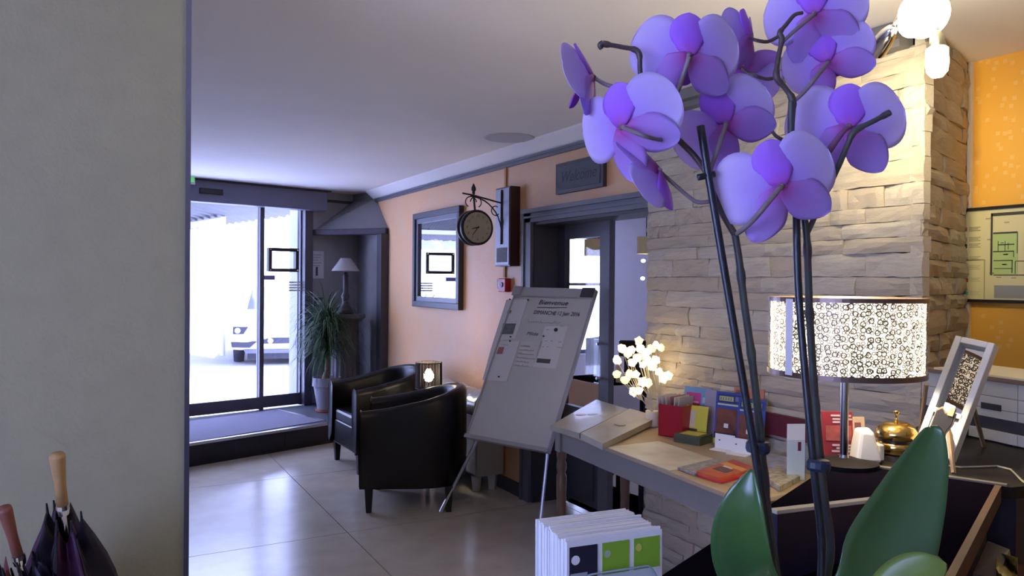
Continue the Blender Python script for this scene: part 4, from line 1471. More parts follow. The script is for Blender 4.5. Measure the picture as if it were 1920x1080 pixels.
WY = R(-72)
M_BLUEP = mat('leaflet_blue', (0.04, 0.07, 0.32), .4)
M_LION = mat('leaflet_brown', (0.22, 0.065, 0.03), .5, color2=(0.08, 0.02, 0.02), nscale=16)
M_YEL = mat('leaflet_yellow', (0.62, 0.55, 0.06), .45)
for (bx, by_, lb) in ((1362, 834, 'blue circus leaflet with brown animal picture, left of the pair'), (1404, 846, 'blue circus leaflet with brown animal picture behind the orchid stake')):
    t, patch, txt, sz = upright('circus_leaflet', lb, 'leaflet', (bx, by_), 40, 97, M_BLUEP, leanb=.03, yaw=WY, group='circus leaflets')
    patch('picture', .06, .92, .12, .68, M_LION)
    patch('dark_foot', .0, 1, .1, .22, mat('leaflet_dark', (.03, .015, .05), .5), .0014)
    patch('bottom_band', .0, 1, 0, .1, M_YEL)
    patch('title_panel', .08, .95, .80, .96, mat('leaflet_navy', (.02, .04, .16), .4))
    patch('subtitle_bar', .08, .88, .745, .775, mat('leaflet_lime', (.55, .62, .30), .5))
    patch('white_spot', .36, .52, .32, .4, M_PAPER, .002)
    patch('title_print', .13, .66, .83, .92, mat('leaflet_olive', (.42, .44, .16), .5), .002)
    for k in range(5):
        patch('title_stroke', .18 + .095 * k, .205 + .095 * k, .845, .90, mat('leaflet_navy', (.02, .04, .16), .4), .0026)
    patch('corner_emblem', .72, .88, .84, .93, mat('leaflet_steel', (.14, .17, .26), .5), .002)
t, patch, txt, sz = upright('orange_leaflet', 'orange topped leaflet standing behind the circus leaflets', 'leaflet', (1398, 837), 44, 108, mat('leaflet_orange', (.62, .22, .12), .5, noise=.3, nscale=30), leanb=.03, yaw=WY)
patch('round_motif', .08, .3, .86, .95, mat('leaflet_rust', (.2, .06, .05), .5))
# white card holders
for (bx, by_, lb) in ((1358, 843, 'white card in a small stand in front of the left circus leaflet'), (1389, 851, 'white card in a small stand beside the orchid stake')):
    t, patch, txt, sz = upright('card_stand', lb, 'card stand', (bx, by_), 29, 28, M_PAPER, th=.003, leanb=.006, yaw=WY, group='white card stands')
    MB().box((-sz[0] / 2, 0, 0), (sz[0] / 2, .05, .003)).build('foot', M_PAPER, t)
    patch('dot', .2, .27, .55, .63, M_INK)

# red magazine box with brochures
p = pz(1256, 820, TZ)
rb = thing('red_file_box', 'red plastic magazine box holding brochures on the table', 'file box', p, WY)
bw_, bd_, bh_ = .13, .17, .16
M_RED = mat('red_plastic', (0.34, 0.008, 0.025), .35)
MB().box((-bw_ / 2, 0, 0), (bw_ / 2, bd_, .006)).build('bottom', M_RED, rb)
MB().box((-bw_ / 2, 0, 0), (bw_ / 2, .005, bh_)).build('front', M_RED, rb)
MB().box((-bw_ / 2, bd_ - .005, 0), (bw_ / 2, bd_, bh_)).build('back', M_RED, rb)
for sx in (-1, 1):
    MB().box((sx * bw_ / 2 - .0025, 0, 0), (sx * bw_ / 2 + .0025, bd_, bh_)).build('side', M_RED, rb)
for k in range(6):
    cc_ = ((.55, .5, .5), (.4, .38, .5), (.6, .55, .45), (.3, .12, .2), (.62, .60, .5), (.45, .42, .45))[k]
    q = p + Vector((0, 0, .01))
    o = MB().box((-.002, .01, .006), (.002, .15, .20)).build('brochure', mat('brochure_%d' % k, cc_, .5))
    o.matrix_basis = Matrix.Translation(p) @ Matrix.Rotation(WY, 4, 'Z') @ Matrix.Translation((-.052 + .015 * k, 0, 0)) @ Matrix.Rotation(R(-9 + 3 * k), 4, 'Y')
    tag(o, ('grey', 'lilac', 'cream', 'dark red', 'pale yellow', 'taupe')[k] + ' brochure standing in the red magazine box', 'brochure', 'brochures in the red box')
t, patch, txt, sz = upright('blue_brochure', 'blue and pink brochure standing behind the red magazine box', 'brochure', (1303, 815), 42, 88, mat('brochure_sky', (.16, .30, .50), .45), leanb=.03, yaw=WY)
patch('pink_panel', .1, .62, .62, .88, mat('brochure_pink', (.45, .05, .22), .45))
patch('round_motif', .68, .86, .68, .80, mat('brochure_pale', (.42, .46, .52), .5))
patch('title_line', .16, .56, .66, .70, mat('brochure_rose', (.55, .30, .36), .5), .002)
patch('lower_panel', .0, 1, 0, .5, mat('brochure_lilac', (.32, .27, .42), .45))
t, patch, txt, sz = upright('grey_brochure', 'plain grey lilac brochure standing beside the blue brochure', 'brochure', (1328, 820), 18, 88, mat('brochure_grey', (.30, .28, .36), .5), leanb=.03, yaw=WY)
t, patch, txt, sz = upright('yellow_leaflet', 'yellow leaflet leaning on the red magazine box', 'leaflet', (1300, 822), 36, 60, M_YEL, leanb=.03, yaw=WY)
patch('pale_oval', .08, .5, .35, .85, mat('leaflet_pale', (.55, .52, .36), .5))
patch('dark_shape', .1, .62, .05, .3, mat('leaflet_black', (.04, .035, .03), .5))
# stack of square leaflets
p = pz(1300, 829, TZ)
sk = thing('leaflet_stack', 'low square stack of dark green and yellow leaflets on the table', 'leaflet stack', p, WY)
for k in range(7):
    MB().cbox((random.uniform(-.002, .002), random.uniform(-.002, .002), .003 + .006 * k), (.14, .12, .0055), rz=random.uniform(-.02, .02)).build('leaflet', mat('leaf_green_dark', (.07, .085, .05), .5), sk)
MB().cbox((0, 0, .0425), (.10, .085, .0012)).build('yellow_print', M_YEL, sk)

# burgundy rail on the stone wall
y0_ = pX(1332, 780, SX - .05).y
y1_ = pX(1515, 800, SX - .05).y
zt_ = pX(1420, 772, SX - .05).z
zb_ = pX(1420, 812, SX - .05).z
tag(MB().box((SX - .025, y1_, zb_), (SX + .0, y0_, zt_)).build('wall_rail', mat('burgundy_wood', (0.10, 0.008, 0.02), .5), bevel=.003), 'burgundy wooden rail on the stone wall above the table', 'rail')

# white leaflets with clear holder at the right end
t, patch, txt, sz = upright('white_leaflet', 'white leaflet with small dark red motif standing between orchid stems', 'leaflet', (1492, 900), 34, 105, M_PAPER, leanb=-.0, yaw=R(-25), th=.004)
patch('motif', .6, .78, .52, .68, mat('motif_wine', (.25, .03, .07), .5))
MB().box((-sz[0] / 2 - .004, .004, 0), (sz[0] / 2 + .004, .0065, sz[1] * .72)).build('clear_front', M_ACRYLIC, t)

# fairy light tree
fp = tworld((.36, .40, TZ))
fp = pz(1222, 800, TZ)
FT = thing('fairy_light_tree', 'small lit tree of warm white rose lights on the table', 'decorative light', fp)
fdep = (fp - CAM_POS).dot(FW)
MB().lathe([(.035, 0), (.04, .01), (.032, .05), (.034, .085), (.03, .085), (.0, .08)], n=20).build('pot', mat('tree_pot_white', (.6, .57, .5), .5), FT, smooth=True)
M_GLOW = mat('rose_light', (1, .93, .7), .5, emit=(1.0, .80, .42), estr=3.2)
M_GLOW2 = mat('rose_light_dim', (1, .9, .6), .5, emit=(1.0, .74, .30), estr=1.3)
M_TWIG = mat('tree_twig', (.45, .42, .36), .6)
fl = [(1198, 639), (1166, 655), (1156, 676), (1184, 657), (1214, 660), (1229, 648), (1185, 681), (1213, 675), (1228, 676), (1157, 703), (1179, 702), (1172, 714), (1192, 702), (1204, 716), (1214, 718), (1235, 697), (1243, 711), (1252, 706), (1187, 735), (1198, 734), (1205, 684), (1222, 688), (1196, 672), (1176, 663), (1208, 668), (1220, 655), (1238, 652), (1200, 655)]
rnd = random.Random(4)
tops = []
for (x, y) in fl:
    tops.append(pd(x, y, fdep + rnd.uniform(-.06, .06)))
root = fp + Vector((0, 0, .08))
fork = [root + Vector((0, 0, .06)) + (_r0 * k) for k in (-.05, 0.0, .045)]
for i, tp_ in enumerate(tops):
    side = 0 if fl[i][0] < 1190 else (1 if fl[i][0] < 1218 else 2)
    mid = fork[side] * .5 + tp_ * .5 + Vector((0, 0, -.012))
    MB().tube([root, fork[side], mid, tp_], [.0026, .0024, .0018, .0014], n=5).build('twig', M_TWIG, FT, world=True)
    rr = rnd.uniform(.019, .026)
    ax = Vector((rnd.uniform(-.6, .6), rnd.uniform(-1, 0), rnd.uniform(0, .9)))
    mb = MB()
    mb.lathe([(0, -.8 * rr), (.6 * rr, -.5 * rr), (rr, .1 * rr), (.8 * rr, .75 * rr), (.5 * rr, .3 * rr), (0, .1 * rr)], tp_, ax, n=15, rad=lambda a, i_: 1 + .18 * math.cos(5 * a + i_))
    mb.lathe([(0, -.2 * rr), (.5 * rr, .3 * rr), (.42 * rr, .9 * rr), (0, .7 * rr)], tp_, ax, n=10)
    mb.build('rose_light', M_GLOW if rnd.random() < .6 else M_GLOW2, FT, world=True)
lamp('fairy_tree_light', 'POINT', pd(1205, 685, fdep), 0.8, (1, .78, .42), shadow_soft_size=.12)

# ------------------------------------------------------------------ reception bar counter
CZ = 1.10
CE = Vector((.918, .396, 0)).normalized()
CN = Vector((-CE.y, CE.x, 0))
N0, N1 = .194, .592


def cen(e, n, z=CZ):
    return CE * e + CN * n + Vector((0, 0, z))


M_BARTOP = mat('black_bar_top', (0.004, 0.003, 0.007), 0.8, spec=0.0, noise=.3, nscale=6)
M_BARTRIM = mat('brown_bar_edge', (0.10, 0.055, 0.035), 0.45, noise=.2, nscale=20)
M_BARSIDE = mat('dark_bar_front', (0.03, 0.022, 0.03), 0.55, noise=.2)
M_DESKTOP = mat('dark_grey_desk_top', (0.016, 0.015, 0.014), 0.42, spec=0.10, noise=.15, nscale=9)
bar = thing('reception_counter', 'black topped reception counter in the foreground with brown edge', 'counter', cen(1.2, .4, 0))


def obox(mb, e0, e1, n0, n1, z0, z1):
    return mb.hexa([cen(e0, n0, z0), cen(e1, n0, z0), cen(e1, n1, z0), cen(e0, n1, z0), cen(e0, n0, z1), cen(e1, n0, z1), cen(e1, n1, z1), cen(e0, n1, z1)])


obox(MB(), .25, 2.25, N0 + .03, N1 - .03, 0, CZ - .035).build('body', M_BARSIDE, bar, world=True)
obox(MB(), .22, 2.25, N0 + .014, N1, CZ - .035, CZ).build('bar_top', M_BARTOP, bar, world=True, bevel=.003)
obox(MB(), .22, 2.25, N0, N0 + .014, CZ - .04, CZ + .002).build('edge_strip', M_BARTRIM, bar, world=True)
# desk behind, joined at the right
fc = cen(2.255, N1)
poly = [(fc.x, fc.y), (SX - .05, SY0 - .08), (RET[0] - .02, RET[1] - .12), (RET[0] - .02, .4)] + [(cen(2.9, -.25).x, cen(2.9, -.25).y), (cen(2.255, N0 - .02).x, cen(2.255, N0 - .02).y)]
dk = thing('reception_desk', 'dark grey desk top behind the counter under the lamp and bell', 'desk', (2.7, 1.3, 0))
MB().prism(poly, CZ - .03, CZ).build('desk_top', M_DESKTOP, dk, world=True)
cxp = sum(p[0] for p in poly) / len(poly)
cyp = sum(p[1] for p in poly) / len(poly)
MB().prism([(cxp + (x - cxp) * .93, cyp + (y - cyp) * .93) for x, y in poly], 0, CZ - .03).build('body', M_BARSIDE, dk, world=True)
obox(MB(), 2.256, 2.275, N0 - .01, N1 - .0, CZ, CZ + .004).build('joint_strip', mat('joint_strip_grey', (.13, .12, .10), .4), dk, world=True)

# lamp with perforated drum shade
lp0 = pz(1582, 872, CZ)
LD = (lp0 - CAM_POS).dot(FW)
lz = lambda y: (pd(1585, y, LD)).z - CZ
dl = thing('drum_shade_lamp', 'lit table lamp with perforated chrome drum shade and slim chrome stem', 'lamp', lp0)
MB().lathe([(.09, 0), (.09, .012), (.02, .022)], n=28).build('base', mat('lamp_base_black', (.008, .007, .008), .5, spec=.06), dl)
MB().lathe([(.014, .02), (.011, .03), (.011, lz(640))], n=28).build('stem', mat('dark_chrome', (.45, .43, .45), .15, metal=1), dl, smooth=False)
z_b, z_t = lz(697), lz(560)
SR = 137 * LD / CAM_F
mp_ = bpy.data.materials.new('perforated_chrome')
mp_.use_nodes = True
nt = mp_.node_tree
bb = nt.nodes['Principled BSDF']
bb.inputs['Base Color'].default_value = (.05, .04, .04, 1)
bb.inputs['Metallic'].default_value = 0.8
bb.inputs['Roughness'].default_value = .3
uvn = nt.nodes.new('ShaderNodeUVMap')
cur = None


def ringmask(scale, r0, w_, rndm, off):
    m_ = nt.nodes.new('ShaderNodeMapping')
    m_.inputs['Scale'].default_value = (scale, scale, 1)
    m_.inputs['Location'].default_value = (off, off * .7, 0)
    nt.links.new(uvn.outputs[0], m_.inputs[0])
    v_ = nt.nodes.new('ShaderNodeTexVoronoi')
    v_.voronoi_dimensions = '2D'
    v_.inputs['Scale'].default_value = 1
    v_.inputs['Randomness'].default_value = rndm
    nt.links.new(m_.outputs[0], v_.inputs['Vector'])
    s_ = nt.nodes.new('ShaderNodeMath')
    s_.operation = 'SUBTRACT'
    s_.inputs[1].default_value = r0
    nt.links.new(v_.outputs['Distance'], s_.inputs[0])
    a_ = nt.nodes.new('ShaderNodeMath')
    a_.operation = 'ABSOLUTE'
    nt.links.new(s_.outputs[0], a_.inputs[0])
    l_ = nt.nodes.new('ShaderNodeMath')
    l_.operation = 'LESS_THAN'
    l_.inputs[1].default_value = w_
    nt.links.new(a_.outputs[0], l_.inputs[0])
    return l_


r1 = ringmask(50, .31, .085, .55, 0)
r2 = ringmask(84, .32, .10, .6, .37)
mxn = nt.nodes.new('ShaderNodeMath')
mxn.operation = 'MAXIMUM'
nt.links.new(r1.outputs[0], mxn.inputs[0])
nt.links.new(r2.outputs[0], mxn.inputs[1])
tr_ = nt.nodes.new('ShaderNodeBsdfTransparent')
ms_ = nt.nodes.new('ShaderNodeMixShader')
nt.links.new(mxn.outputs[0], ms_.inputs[0])
nt.links.new(tr_.outputs[0], ms_.inputs[1])
nt.links.new(bb.outputs[0], ms_.inputs[2])
nt.links.new(ms_.outputs[0], nt.nodes['Material Output'].inputs[0])


def open_drum(name, r_, z0, z1, m, parent, n=72, uv=False):
    me = bpy.data.meshes.new(name)
    vs, fs = [], []
    for k in range(n):
        a = 2 * math.pi * k / n
        vs += [(r_ * math.cos(a), r_ * math.sin(a), z0), (r_ * math.cos(a), r_ * math.sin(a), z1)]
    for k in range(n):
        a, b_ = 2 * k, 2 * ((k + 1) % n)
        fs.append((a, b_, b_ + 1, a + 1))
    me.from_pydata(vs, [], fs)
    me.update()
    if uv:
        ul = me.uv_layers.new(name='UVMap')
        for k in range(n):
            u0, u1 = k * 2 * math.pi * r_ / n, (k + 1) * 2 * math.pi * r_ / n
            for j, c_ in enumerate(((u0, 0), (u1, 0), (u1, z1 - z0), (u0, z1 - z0))):
                ul.data[k * 4 + j].uv = c_
    me.materials.append(m)
    me.shade_smooth()
    o = bpy.data.objects.new(name, me)
    COL.objects.link(o)
    o.parent = parent
    return o


open_drum('perforated_shade', SR, z_b, z_t, mp_, dl, uv=True)
open_drum('shade_liner', SR - .006, z_b + .004, z_t - .004, M_LINER, dl)
for zz, h_ in ((z_b - .006, .014), (z_t - .008, .012)):
    MB().lathe([(SR - .002, zz), (SR + .002, zz), (SR + .002, zz + h_), (SR - .002, zz + h_), (SR - .002, zz)], n=72).build('shade_band', mat('shade_band_brown', (.16, .11, .09), .3, metal=.6), dl)
# pale strip standing in for the daylight highlight on the metal shade
sa = math.atan2(-_r0.y - FW.y * .45, -_r0.x - FW.x * .45)
MB().hexa([(SR * .999 * math.cos(sa + d_), SR * .999 * math.sin(sa + d_), zz) if True else None for zz in (z_b, z_t) for d_, k_ in ((-.09, 0), (.09, 0))] * 2 if False else
          [((SR + o_) * math.cos(sa + d_), (SR + o_) * math.sin(sa + d_), zz) for zz in (z_b, z_t) for d_, o_ in ((-.06, .0015), (.06, .0015), (.06, .003), (-.06, .003))]).build('shade_highlight', mat('highlight_white', (.9, .9, .95), .25, metal=.1), dl)
MB().lathe([(0, -.05), (.025, -.03), (.033, 0), (.025, .03), (.014, .05)], (0, 0, (z_b + z_t) / 2 + .01), n=18).build('bulb', mat('bulb_glow', (1, 1, 1), .5, emit=(1, .88, .65), estr=90), dl, smooth=True)
lamp('drum_lamp_light', 'POINT', lp0 + Vector((0, 0, (z_b + z_t) / 2 + .03)), 30.0, (1, .80, .52), shadow_soft_size=.05)

# brass bell
bp0 = pz(1680, 861, CZ)
k_ = (bp0 - CAM_POS).dot(FW) / CAM_F
be = thing('desk_bell', 'shiny brass reception bell beside the lamp', 'bell', bp0)
M_BRASS = mat('brass', (.72, .48, .14), .18, metal=1)
M_BRASSD = mat('dark_bell_base', (.02, .015, .012), .35)
rB = 36 * k_
MB().lathe([(rB * .95, 0), (rB * .95, 10 * k_), (rB * .8, 14 * k_)], n=36).build('foot', M_BRASSD, be)
MB().lathe([(rB * .8, 13 * k_), (rB * .98, 15 * k_), (rB * 1.0, 30 * k_), (rB * .92, 34 * k_)], n=36).build('base_ring', M_BRASS, be, smooth=True)
MB().lathe([(rB * .85, 34 * k_), (rB * .85, 40 * k_)], n=36).build('gap', M_BRASSD, be)
MB().lathe([(rB * 1.02, 40 * k_), (rB * 1.0, 52 * k_), (rB * .88, 62 * k_), (rB * .55, 69 * k_), (rB * .12, 71 * k_), (0, 71 * k_)], n=36).build('dome', M_BRASS, be, smooth=True)
MB().lathe([(4 * k_, 70 * k_), (2.6 * k_, 76 * k_), (2.6 * k_, 84 * k_), (6 * k_, 89 * k_), (6 * k_, 91 * k_), (0, 92 * k_)], n=16).build('button', M_BRASS, be, smooth=True)

# white plastic device
wp0 = pz(1622, 868, CZ)
k_ = (wp0 - CAM_POS).dot(FW) / CAM_F
wd = thing('desk_device', 'small white tapered plastic device on the desk left of the bell', 'desk device', wp0, R(-22))
W2 = 27 * k_
mb = MB()
mb.hexa([(-W2, -W2 * .7, 4 * k_), (W2 * .8, -W2 * .8, 4 * k_), (W2, W2 * .8, 4 * k_), (-W2, W2 * .8, 4 * k_), (-W2 * .55, -W2 * .4, 62 * k_), (W2 * .35, -W2 * .5, 60 * k_), (W2 * .55, W2 * .5, 66 * k_), (-W2 * .55, W2 * .5, 66 * k_)])
mb.build('housing', mat('device_white', (.60, .59, .55), .4), wd, bevel=.008)
MB().cbox((0, 0, 2 * k_), (W2 * 1.7, W2 * 1.3, 4 * k_)).build('rubber_foot', M_BLACK, wd)
MB().cbox((W2 * .9, -W2 * .1, 22 * k_), (W2 * .4, W2 * .9, 30 * k_)).build('side_key', mat('device_cream', (.5, .47, .38), .4), wd, bevel=.004)

# red and photo leaflets at the lamp
CZsave, TZ = TZ, CZ
t, patch, txt, sz = upright('red_leaflet', 'red leaflet with white print standing left of the lamp stem', 'leaflet', (1572, 866), 56, 92, mat('leaflet_crimson', (.14, .006, .015), .5), leanb=.02, yaw=R(-35))
for k, (v_, u0, u1) in enumerate(((.93, .3, .95), (.86, .35, .98), (.80, .35, .85), (.34, .32, .95), (.28, .45, .95), (.22, .3, .95), (.14, .5, .9), (.08, .4, .95))):
    patch('print_line', u0, u1, v_ - .025, v_ + .01, mat('leaflet_pinkwhite', (.4, .3, .32), .5))
patch('picture', .12, .95, .42, .72, mat('leaflet_redphoto', (.30, .06, .05), .5, color2=(.12, .03, .03), nscale=40))
t, patch, txt, sz = upright('photo_leaflet', 'small leaflet with dark figure photo right of the lamp stem', 'leaflet', (1613, 850), 24, 66, mat('leaflet_taupe', (.36, .27, .20), .5, noise=.3, nscale=30), leanb=.02, yaw=R(-30))
patch('figure', .2, .7, .1, .85, mat('leaflet_figure', (.10, .03, .04), .5))
TZ = CZsave
q = [pz(1552, 868, CZ + .004), pz(1560, 872, CZ + .004), pz(1600, 850, CZ + .02), pz(1588, 846, CZ + .02)]
tag(MB().slab(q, .006).build('white_card', M_PAPER), 'narrow white card lying tilted at the lamp foot', 'card')

# framed mirror on a small wooden easel
fb = pz(1748, 868, CZ)
fd = (fb - CAM_POS).dot(FW)
k_ = fd / CAM_F
fm = thing('lattice_picture_frame', 'white box frame with mirror leaning on a wooden easel by the drawers', 'frame')
bl_, br_ = pd(1712, 838, fd + .02), pd(1772, 858, fd - .05)
tl_, tr__ = pd(1760, 622, fd + .085), pd(1836, 640, fd + .015)
ux = (br_ - bl_)
fw_ = 70 * k_
uy = ((tl_ + tr__) - (bl_ + br_)) / 2
fh_ = uy.length
FM = frame_from(bl_, ux, uy)
place(fm, FM)
M_WFRAME = mat('white_frame_wood', (.66, .66, .60), .5)
tf = 12 * k_
dp_ = .035
MB().box((0, 0, -dp_), (tf, fh_, 0)).build('frame_side', M_WFRAME, fm, bevel=.002)
MB().box((fw_ - tf, 0, -dp_), (fw_, fh_, 0)).build('frame_side', M_WFRAME, fm, bevel=.002)
MB().box((tf, fh_ - tf, -dp_), (fw_ - tf, fh_, 0)).build('frame_top', M_WFRAME, fm, bevel=.002)
MB().box((tf, 0, -dp_), (fw_ - tf, fh_ * .30, -.004)).build('frame_foot_panel', M_WFRAME, fm, bevel=.002)
MB().box((tf, fh_ * .30, -dp_), (fw_ - tf, fh_ - tf, -.026)).build('mirror', M_MIRROR, fm)
MB().box((tf * .8, fh_ * .33, -.02), (fw_ - tf * .8, fh_ * .37, .002)).build('name_strip', M_PAPER, fm)
FI = FM.inverted()
M_EASEL = mat('easel_wood', (.30, .20, .12), .6, noise=.2)
for (a, b_) in ((pd(1774, 770, fd + .02), pz(1788, 888, CZ)), (pd(1814, 720, fd + .05), pz(1845, 838, CZ)), (pd(1737, 720, fd + .09), pz(1722, 832, CZ))):
    MB().tube([FI @ a, FI @ b_], .0065, n=6).build('easel_leg', M_EASEL, fm)
# slate heart tag
sp_ = thing('slate_tag', 'small dark slate tag with wooden rim and clip hung on the white frame', 'slate tag')
s0 = pd(1763, 800, fd - .10)
place(sp_, frame_from(s0, ux, uy))
kk = (fd - .1) / CAM_F
outl = [(-16, 28), (-8, 36), (0, 27), (8, 30), (17, 30), (18, 10), (12, -8), (14, -24), (8, -36), (-6, -30), (-16, -10)]
for nm, sc, z0, z1, m_ in (('rim', 1.08, -.004, 0, mat('slate_rim', (.22, .17, .10), .7)), ('slate', .95, 0, .002, mat('slate_dark', (.035, .035, .042), .85, spec=.1))):
    MB().prism([(x * kk * sc, y * kk * sc) for x, y in outl], z0, z1).build(nm, m_, sp_)
MB().box((6 * kk, 24 * kk, 0), (16 * kk, 40 * kk, .008)).build('clip', mat('clip_wood', (.5, .38, .18), .6), sp_)

# white drawer organiser
oA, oB = pz(1782, 812, CZ), pz(1930, 845, CZ)
od = (oB - oA)
od.z = 0
od.normalize()
onn = Vector((-od.y, od.x, 0))
if onn.dot(FW) < 0:
    onn = -onn
dr = thing('drawer_organiser', 'white desk organiser with black slots and drawers against the yellow wall', 'drawer unit')
OM = frame_from(oA - od * .12, od, onn)
place(dr, OM)
dpt = .30
OW = .62
k_ = (oA - CAM_POS).dot(FW) / CAM_F
hz = lambda y: pd(1800, y, (oA - CAM_POS).dot(FW)).z - CZ
Z5 = hz(703)
M_ORG = mat('organiser_white', (.50, .50, .46), .45)
MB().box((0, .012, 0), (OW, dpt, Z5)).build('carcass', mat('organiser_black', (.02, .02, .025), .5), dr)  # black carcass, seen as bands between the drawer fronts
MB().box((-.006, -.006, Z5), (OW + .006, dpt, Z5 + .012)).build('lid', mat('lid_brown', (.18, .12, .07), .5), dr)
MB().slab([(.05, .0, Z5 + .018), (OW, .0, Z5 + .018), (OW, dpt - .03, Z5 + .018), (.05, dpt - .03, Z5 + .018)], .006).build('paper_top', mat('paper_cream', (.66, .62, .48), .7), dr)
rows = [(hz(730), Z5 - .002, M_ORG), (hz(752), hz(731), M_ORG), (hz(768), hz(753), M_ORG), (hz(809), hz(791), M_ORG)]
xs2 = (0, .36, OW)
for (a, b_, m_) in rows:
    for i in range(2):
        f_ = MB().box((xs2[i] + .001, 0, a), (xs2[i + 1] - .001, .014, b_)).build('drawer_front', m_, dr)
MB().box((.235, -.002, hz(755)), (.305, .0, hz(744))).build('finger_slot', M_BLACK, dr)
MB().box((.09, -.01, 0), (.19, .012, .03)).build('black_tray', M_BLACK, dr, bevel=.004)

# evacuation plan on the yellow wall
pn0 = thing('floor_plan_poster', 'framed evacuation floor plan on the yellow wall', 'poster', (YX - .02, 1.8, 1.527))
Y0_, Y1_ = 1.45, 2.068
M_PLAN = mat('plan_paper', (.66, .60, .30), .5)
for (a, b_, c, d) in ((Y0_, Y1_, 1.527, 1.54), (Y0_, Y1_, 1.932, 1.945), (Y0_, Y0_ + .012, 1.54, 1.932), (Y1_ - .012, Y1_, 1.54, 1.932)):
    MB().box((YX - .035, a, c), (YX - .012, b_, d)).build('frame_bar', M_BLACK, pn0, world=True)
MB().box((YX - .025, Y0_ + .01, 1.538), (YX - .012, Y1_ - .01, 1.934)).build('plan_sheet', M_PLAN, pn0, world=True)
M_PGREEN = mat('plan_green', (.42, .55, .18), .5)
M_PLINE = mat('plan_line', (.05, .05, .04), .5)
M_PGREY = mat('plan_grey', (.28, .28, .24), .5)
M_PTEXT = mat('plan_text', (.35, .32, .16), .5)
M_PRED = mat('plan_red', (.5, .07, .05), .5)


def prect(x0, y0, x1, y1, m_, nm, th=.0262):
    a, c = pX(x0, y0, YX - .026), pX(x1, y1, YX - .026)
    MB().box((YX - th, c.y, c.z), (YX - .0245, a.y, a.z)).build(nm, m_, pn0, world=True)


prect(1862, 437, 1908, 515, M_PGREEN, 'plan_area')
for (x0, y0, x1, y1) in ((1858, 400, 1860, 516), (1859, 400, 1920, 401.5), (1863, 515, 1920, 516.5), (1862, 436, 1908, 437), (1862, 471, 1901, 472), (1863, 488, 1899, 489), (1864, 503, 1899, 504), (1897, 488, 1898.5, 512), (1907, 437, 1908, 475), (1871, 452, 1872, 471), (1884, 452, 1885, 471), (1871, 458, 1902, 459), (1900, 470, 1901.3, 482), (1903, 490, 1904, 514), (1904, 489, 1920, 490), (1876, 455, 1882, 456), (1890, 455, 1891, 468)):
    prect(x0, y0, x1, y1, M_PLINE, 'plan_wall', .0266)
prect(1864, 535, 1920, 560, M_PGREY, 'legend_block')
for k, (y, m_) in enumerate(((430, M_PRED), (449, M_PTEXT), (461, M_PLINE), (485, M_PGREEN), (502, M_PRED), (525, M_PRED), (550, mat('plan_teal', (.1, .4, .3), .5)))):
    prect(1802 + (k > 2) * 2, y - 3, 1813 + (k > 2) * 2, y + 4, m_, 'symbol')
    for j in range(3):
        prect(1817, y - 4 + 3 * j, 1838 - 4 * (j % 2), y - 3.2 + 3 * j, M_PTEXT, 'text_line')
prect(1803, 487, 1845, 488, M_PTEXT, 'legend_line')
prect(1845, 487, 1846, 560, M_PTEXT, 'legend_line')
for (x, y) in ((1852, 410), (1855, 449), (1859, 512), (1887, 417), (1872, 520), (1900, 521), (1885, 477), (1883, 496)):
    prect(x - 4, y - 1, x + 5, y + 1, M_PTEXT, 'room_name')
# cable on desk
cb = [pz(x, y, CZ + .004) for x, y in ((1770, 872), (1800, 876), (1840, 875), (1870, 874), (1895, 880), (1915, 900), (1935, 915))]
tag(MB().tube(cb, .0028, n=6).build('cable', mat('cable_grey', (.3, .27, .2), .5)), 'thin pale cable lying on the dark desk', 'cable')
# paper bag / papers at the lower right, on the work surface behind the counter
ws = thing('work_shelf', 'dark work shelf below the counter at the lower right', 'shelf', (1.7, .55, 0))
obox(MB(), 1.0, 2.2, N0 - .5, N0 - .01, .90, .93).build('shelf_board', mat('dark_red_wood', (.06, .018, .014), .4, noise=.3), ws, world=True)
obox(MB(), 1.0, 1.04, N0 - .5, N0 - .01, 0, .90).build('side_panel', M_BARSIDE, ws, world=True)
obox(MB(), 2.16, 2.2, N0 - .5, N0 - .01, 0, .90).build('side_panel', M_BARSIDE, ws, world=True)
q = [pz(1822, 1075, .95), pz(1870, 1085, .96), pz(1893, 1030, .98), pz(1852, 1014, .95)]
tag(MB().slab(q, .012).build('paper_bundle', mat('kraft_paper', (.30, .26, .22), .7, noise=.2)), 'grey brown paper bundle on the shelf at the lower right', 'paper')
mb = MB().grid(lambda u_, v_: pz(1868 + 40 * u_, 1082 - 48 * v_ + 12 * u_, .97 + .03 * math.sin(3 * u_ + 5 * v_) + .02 * v_), 8, 6)
tag(mb.build('crumpled_wrapper', mat('yellow_wrapper', (.42, .36, .12), .5, noise=.5, nscale=20), solid=.001), 'crumpled yellowish wrapper beside the paper bundle', 'wrapper')

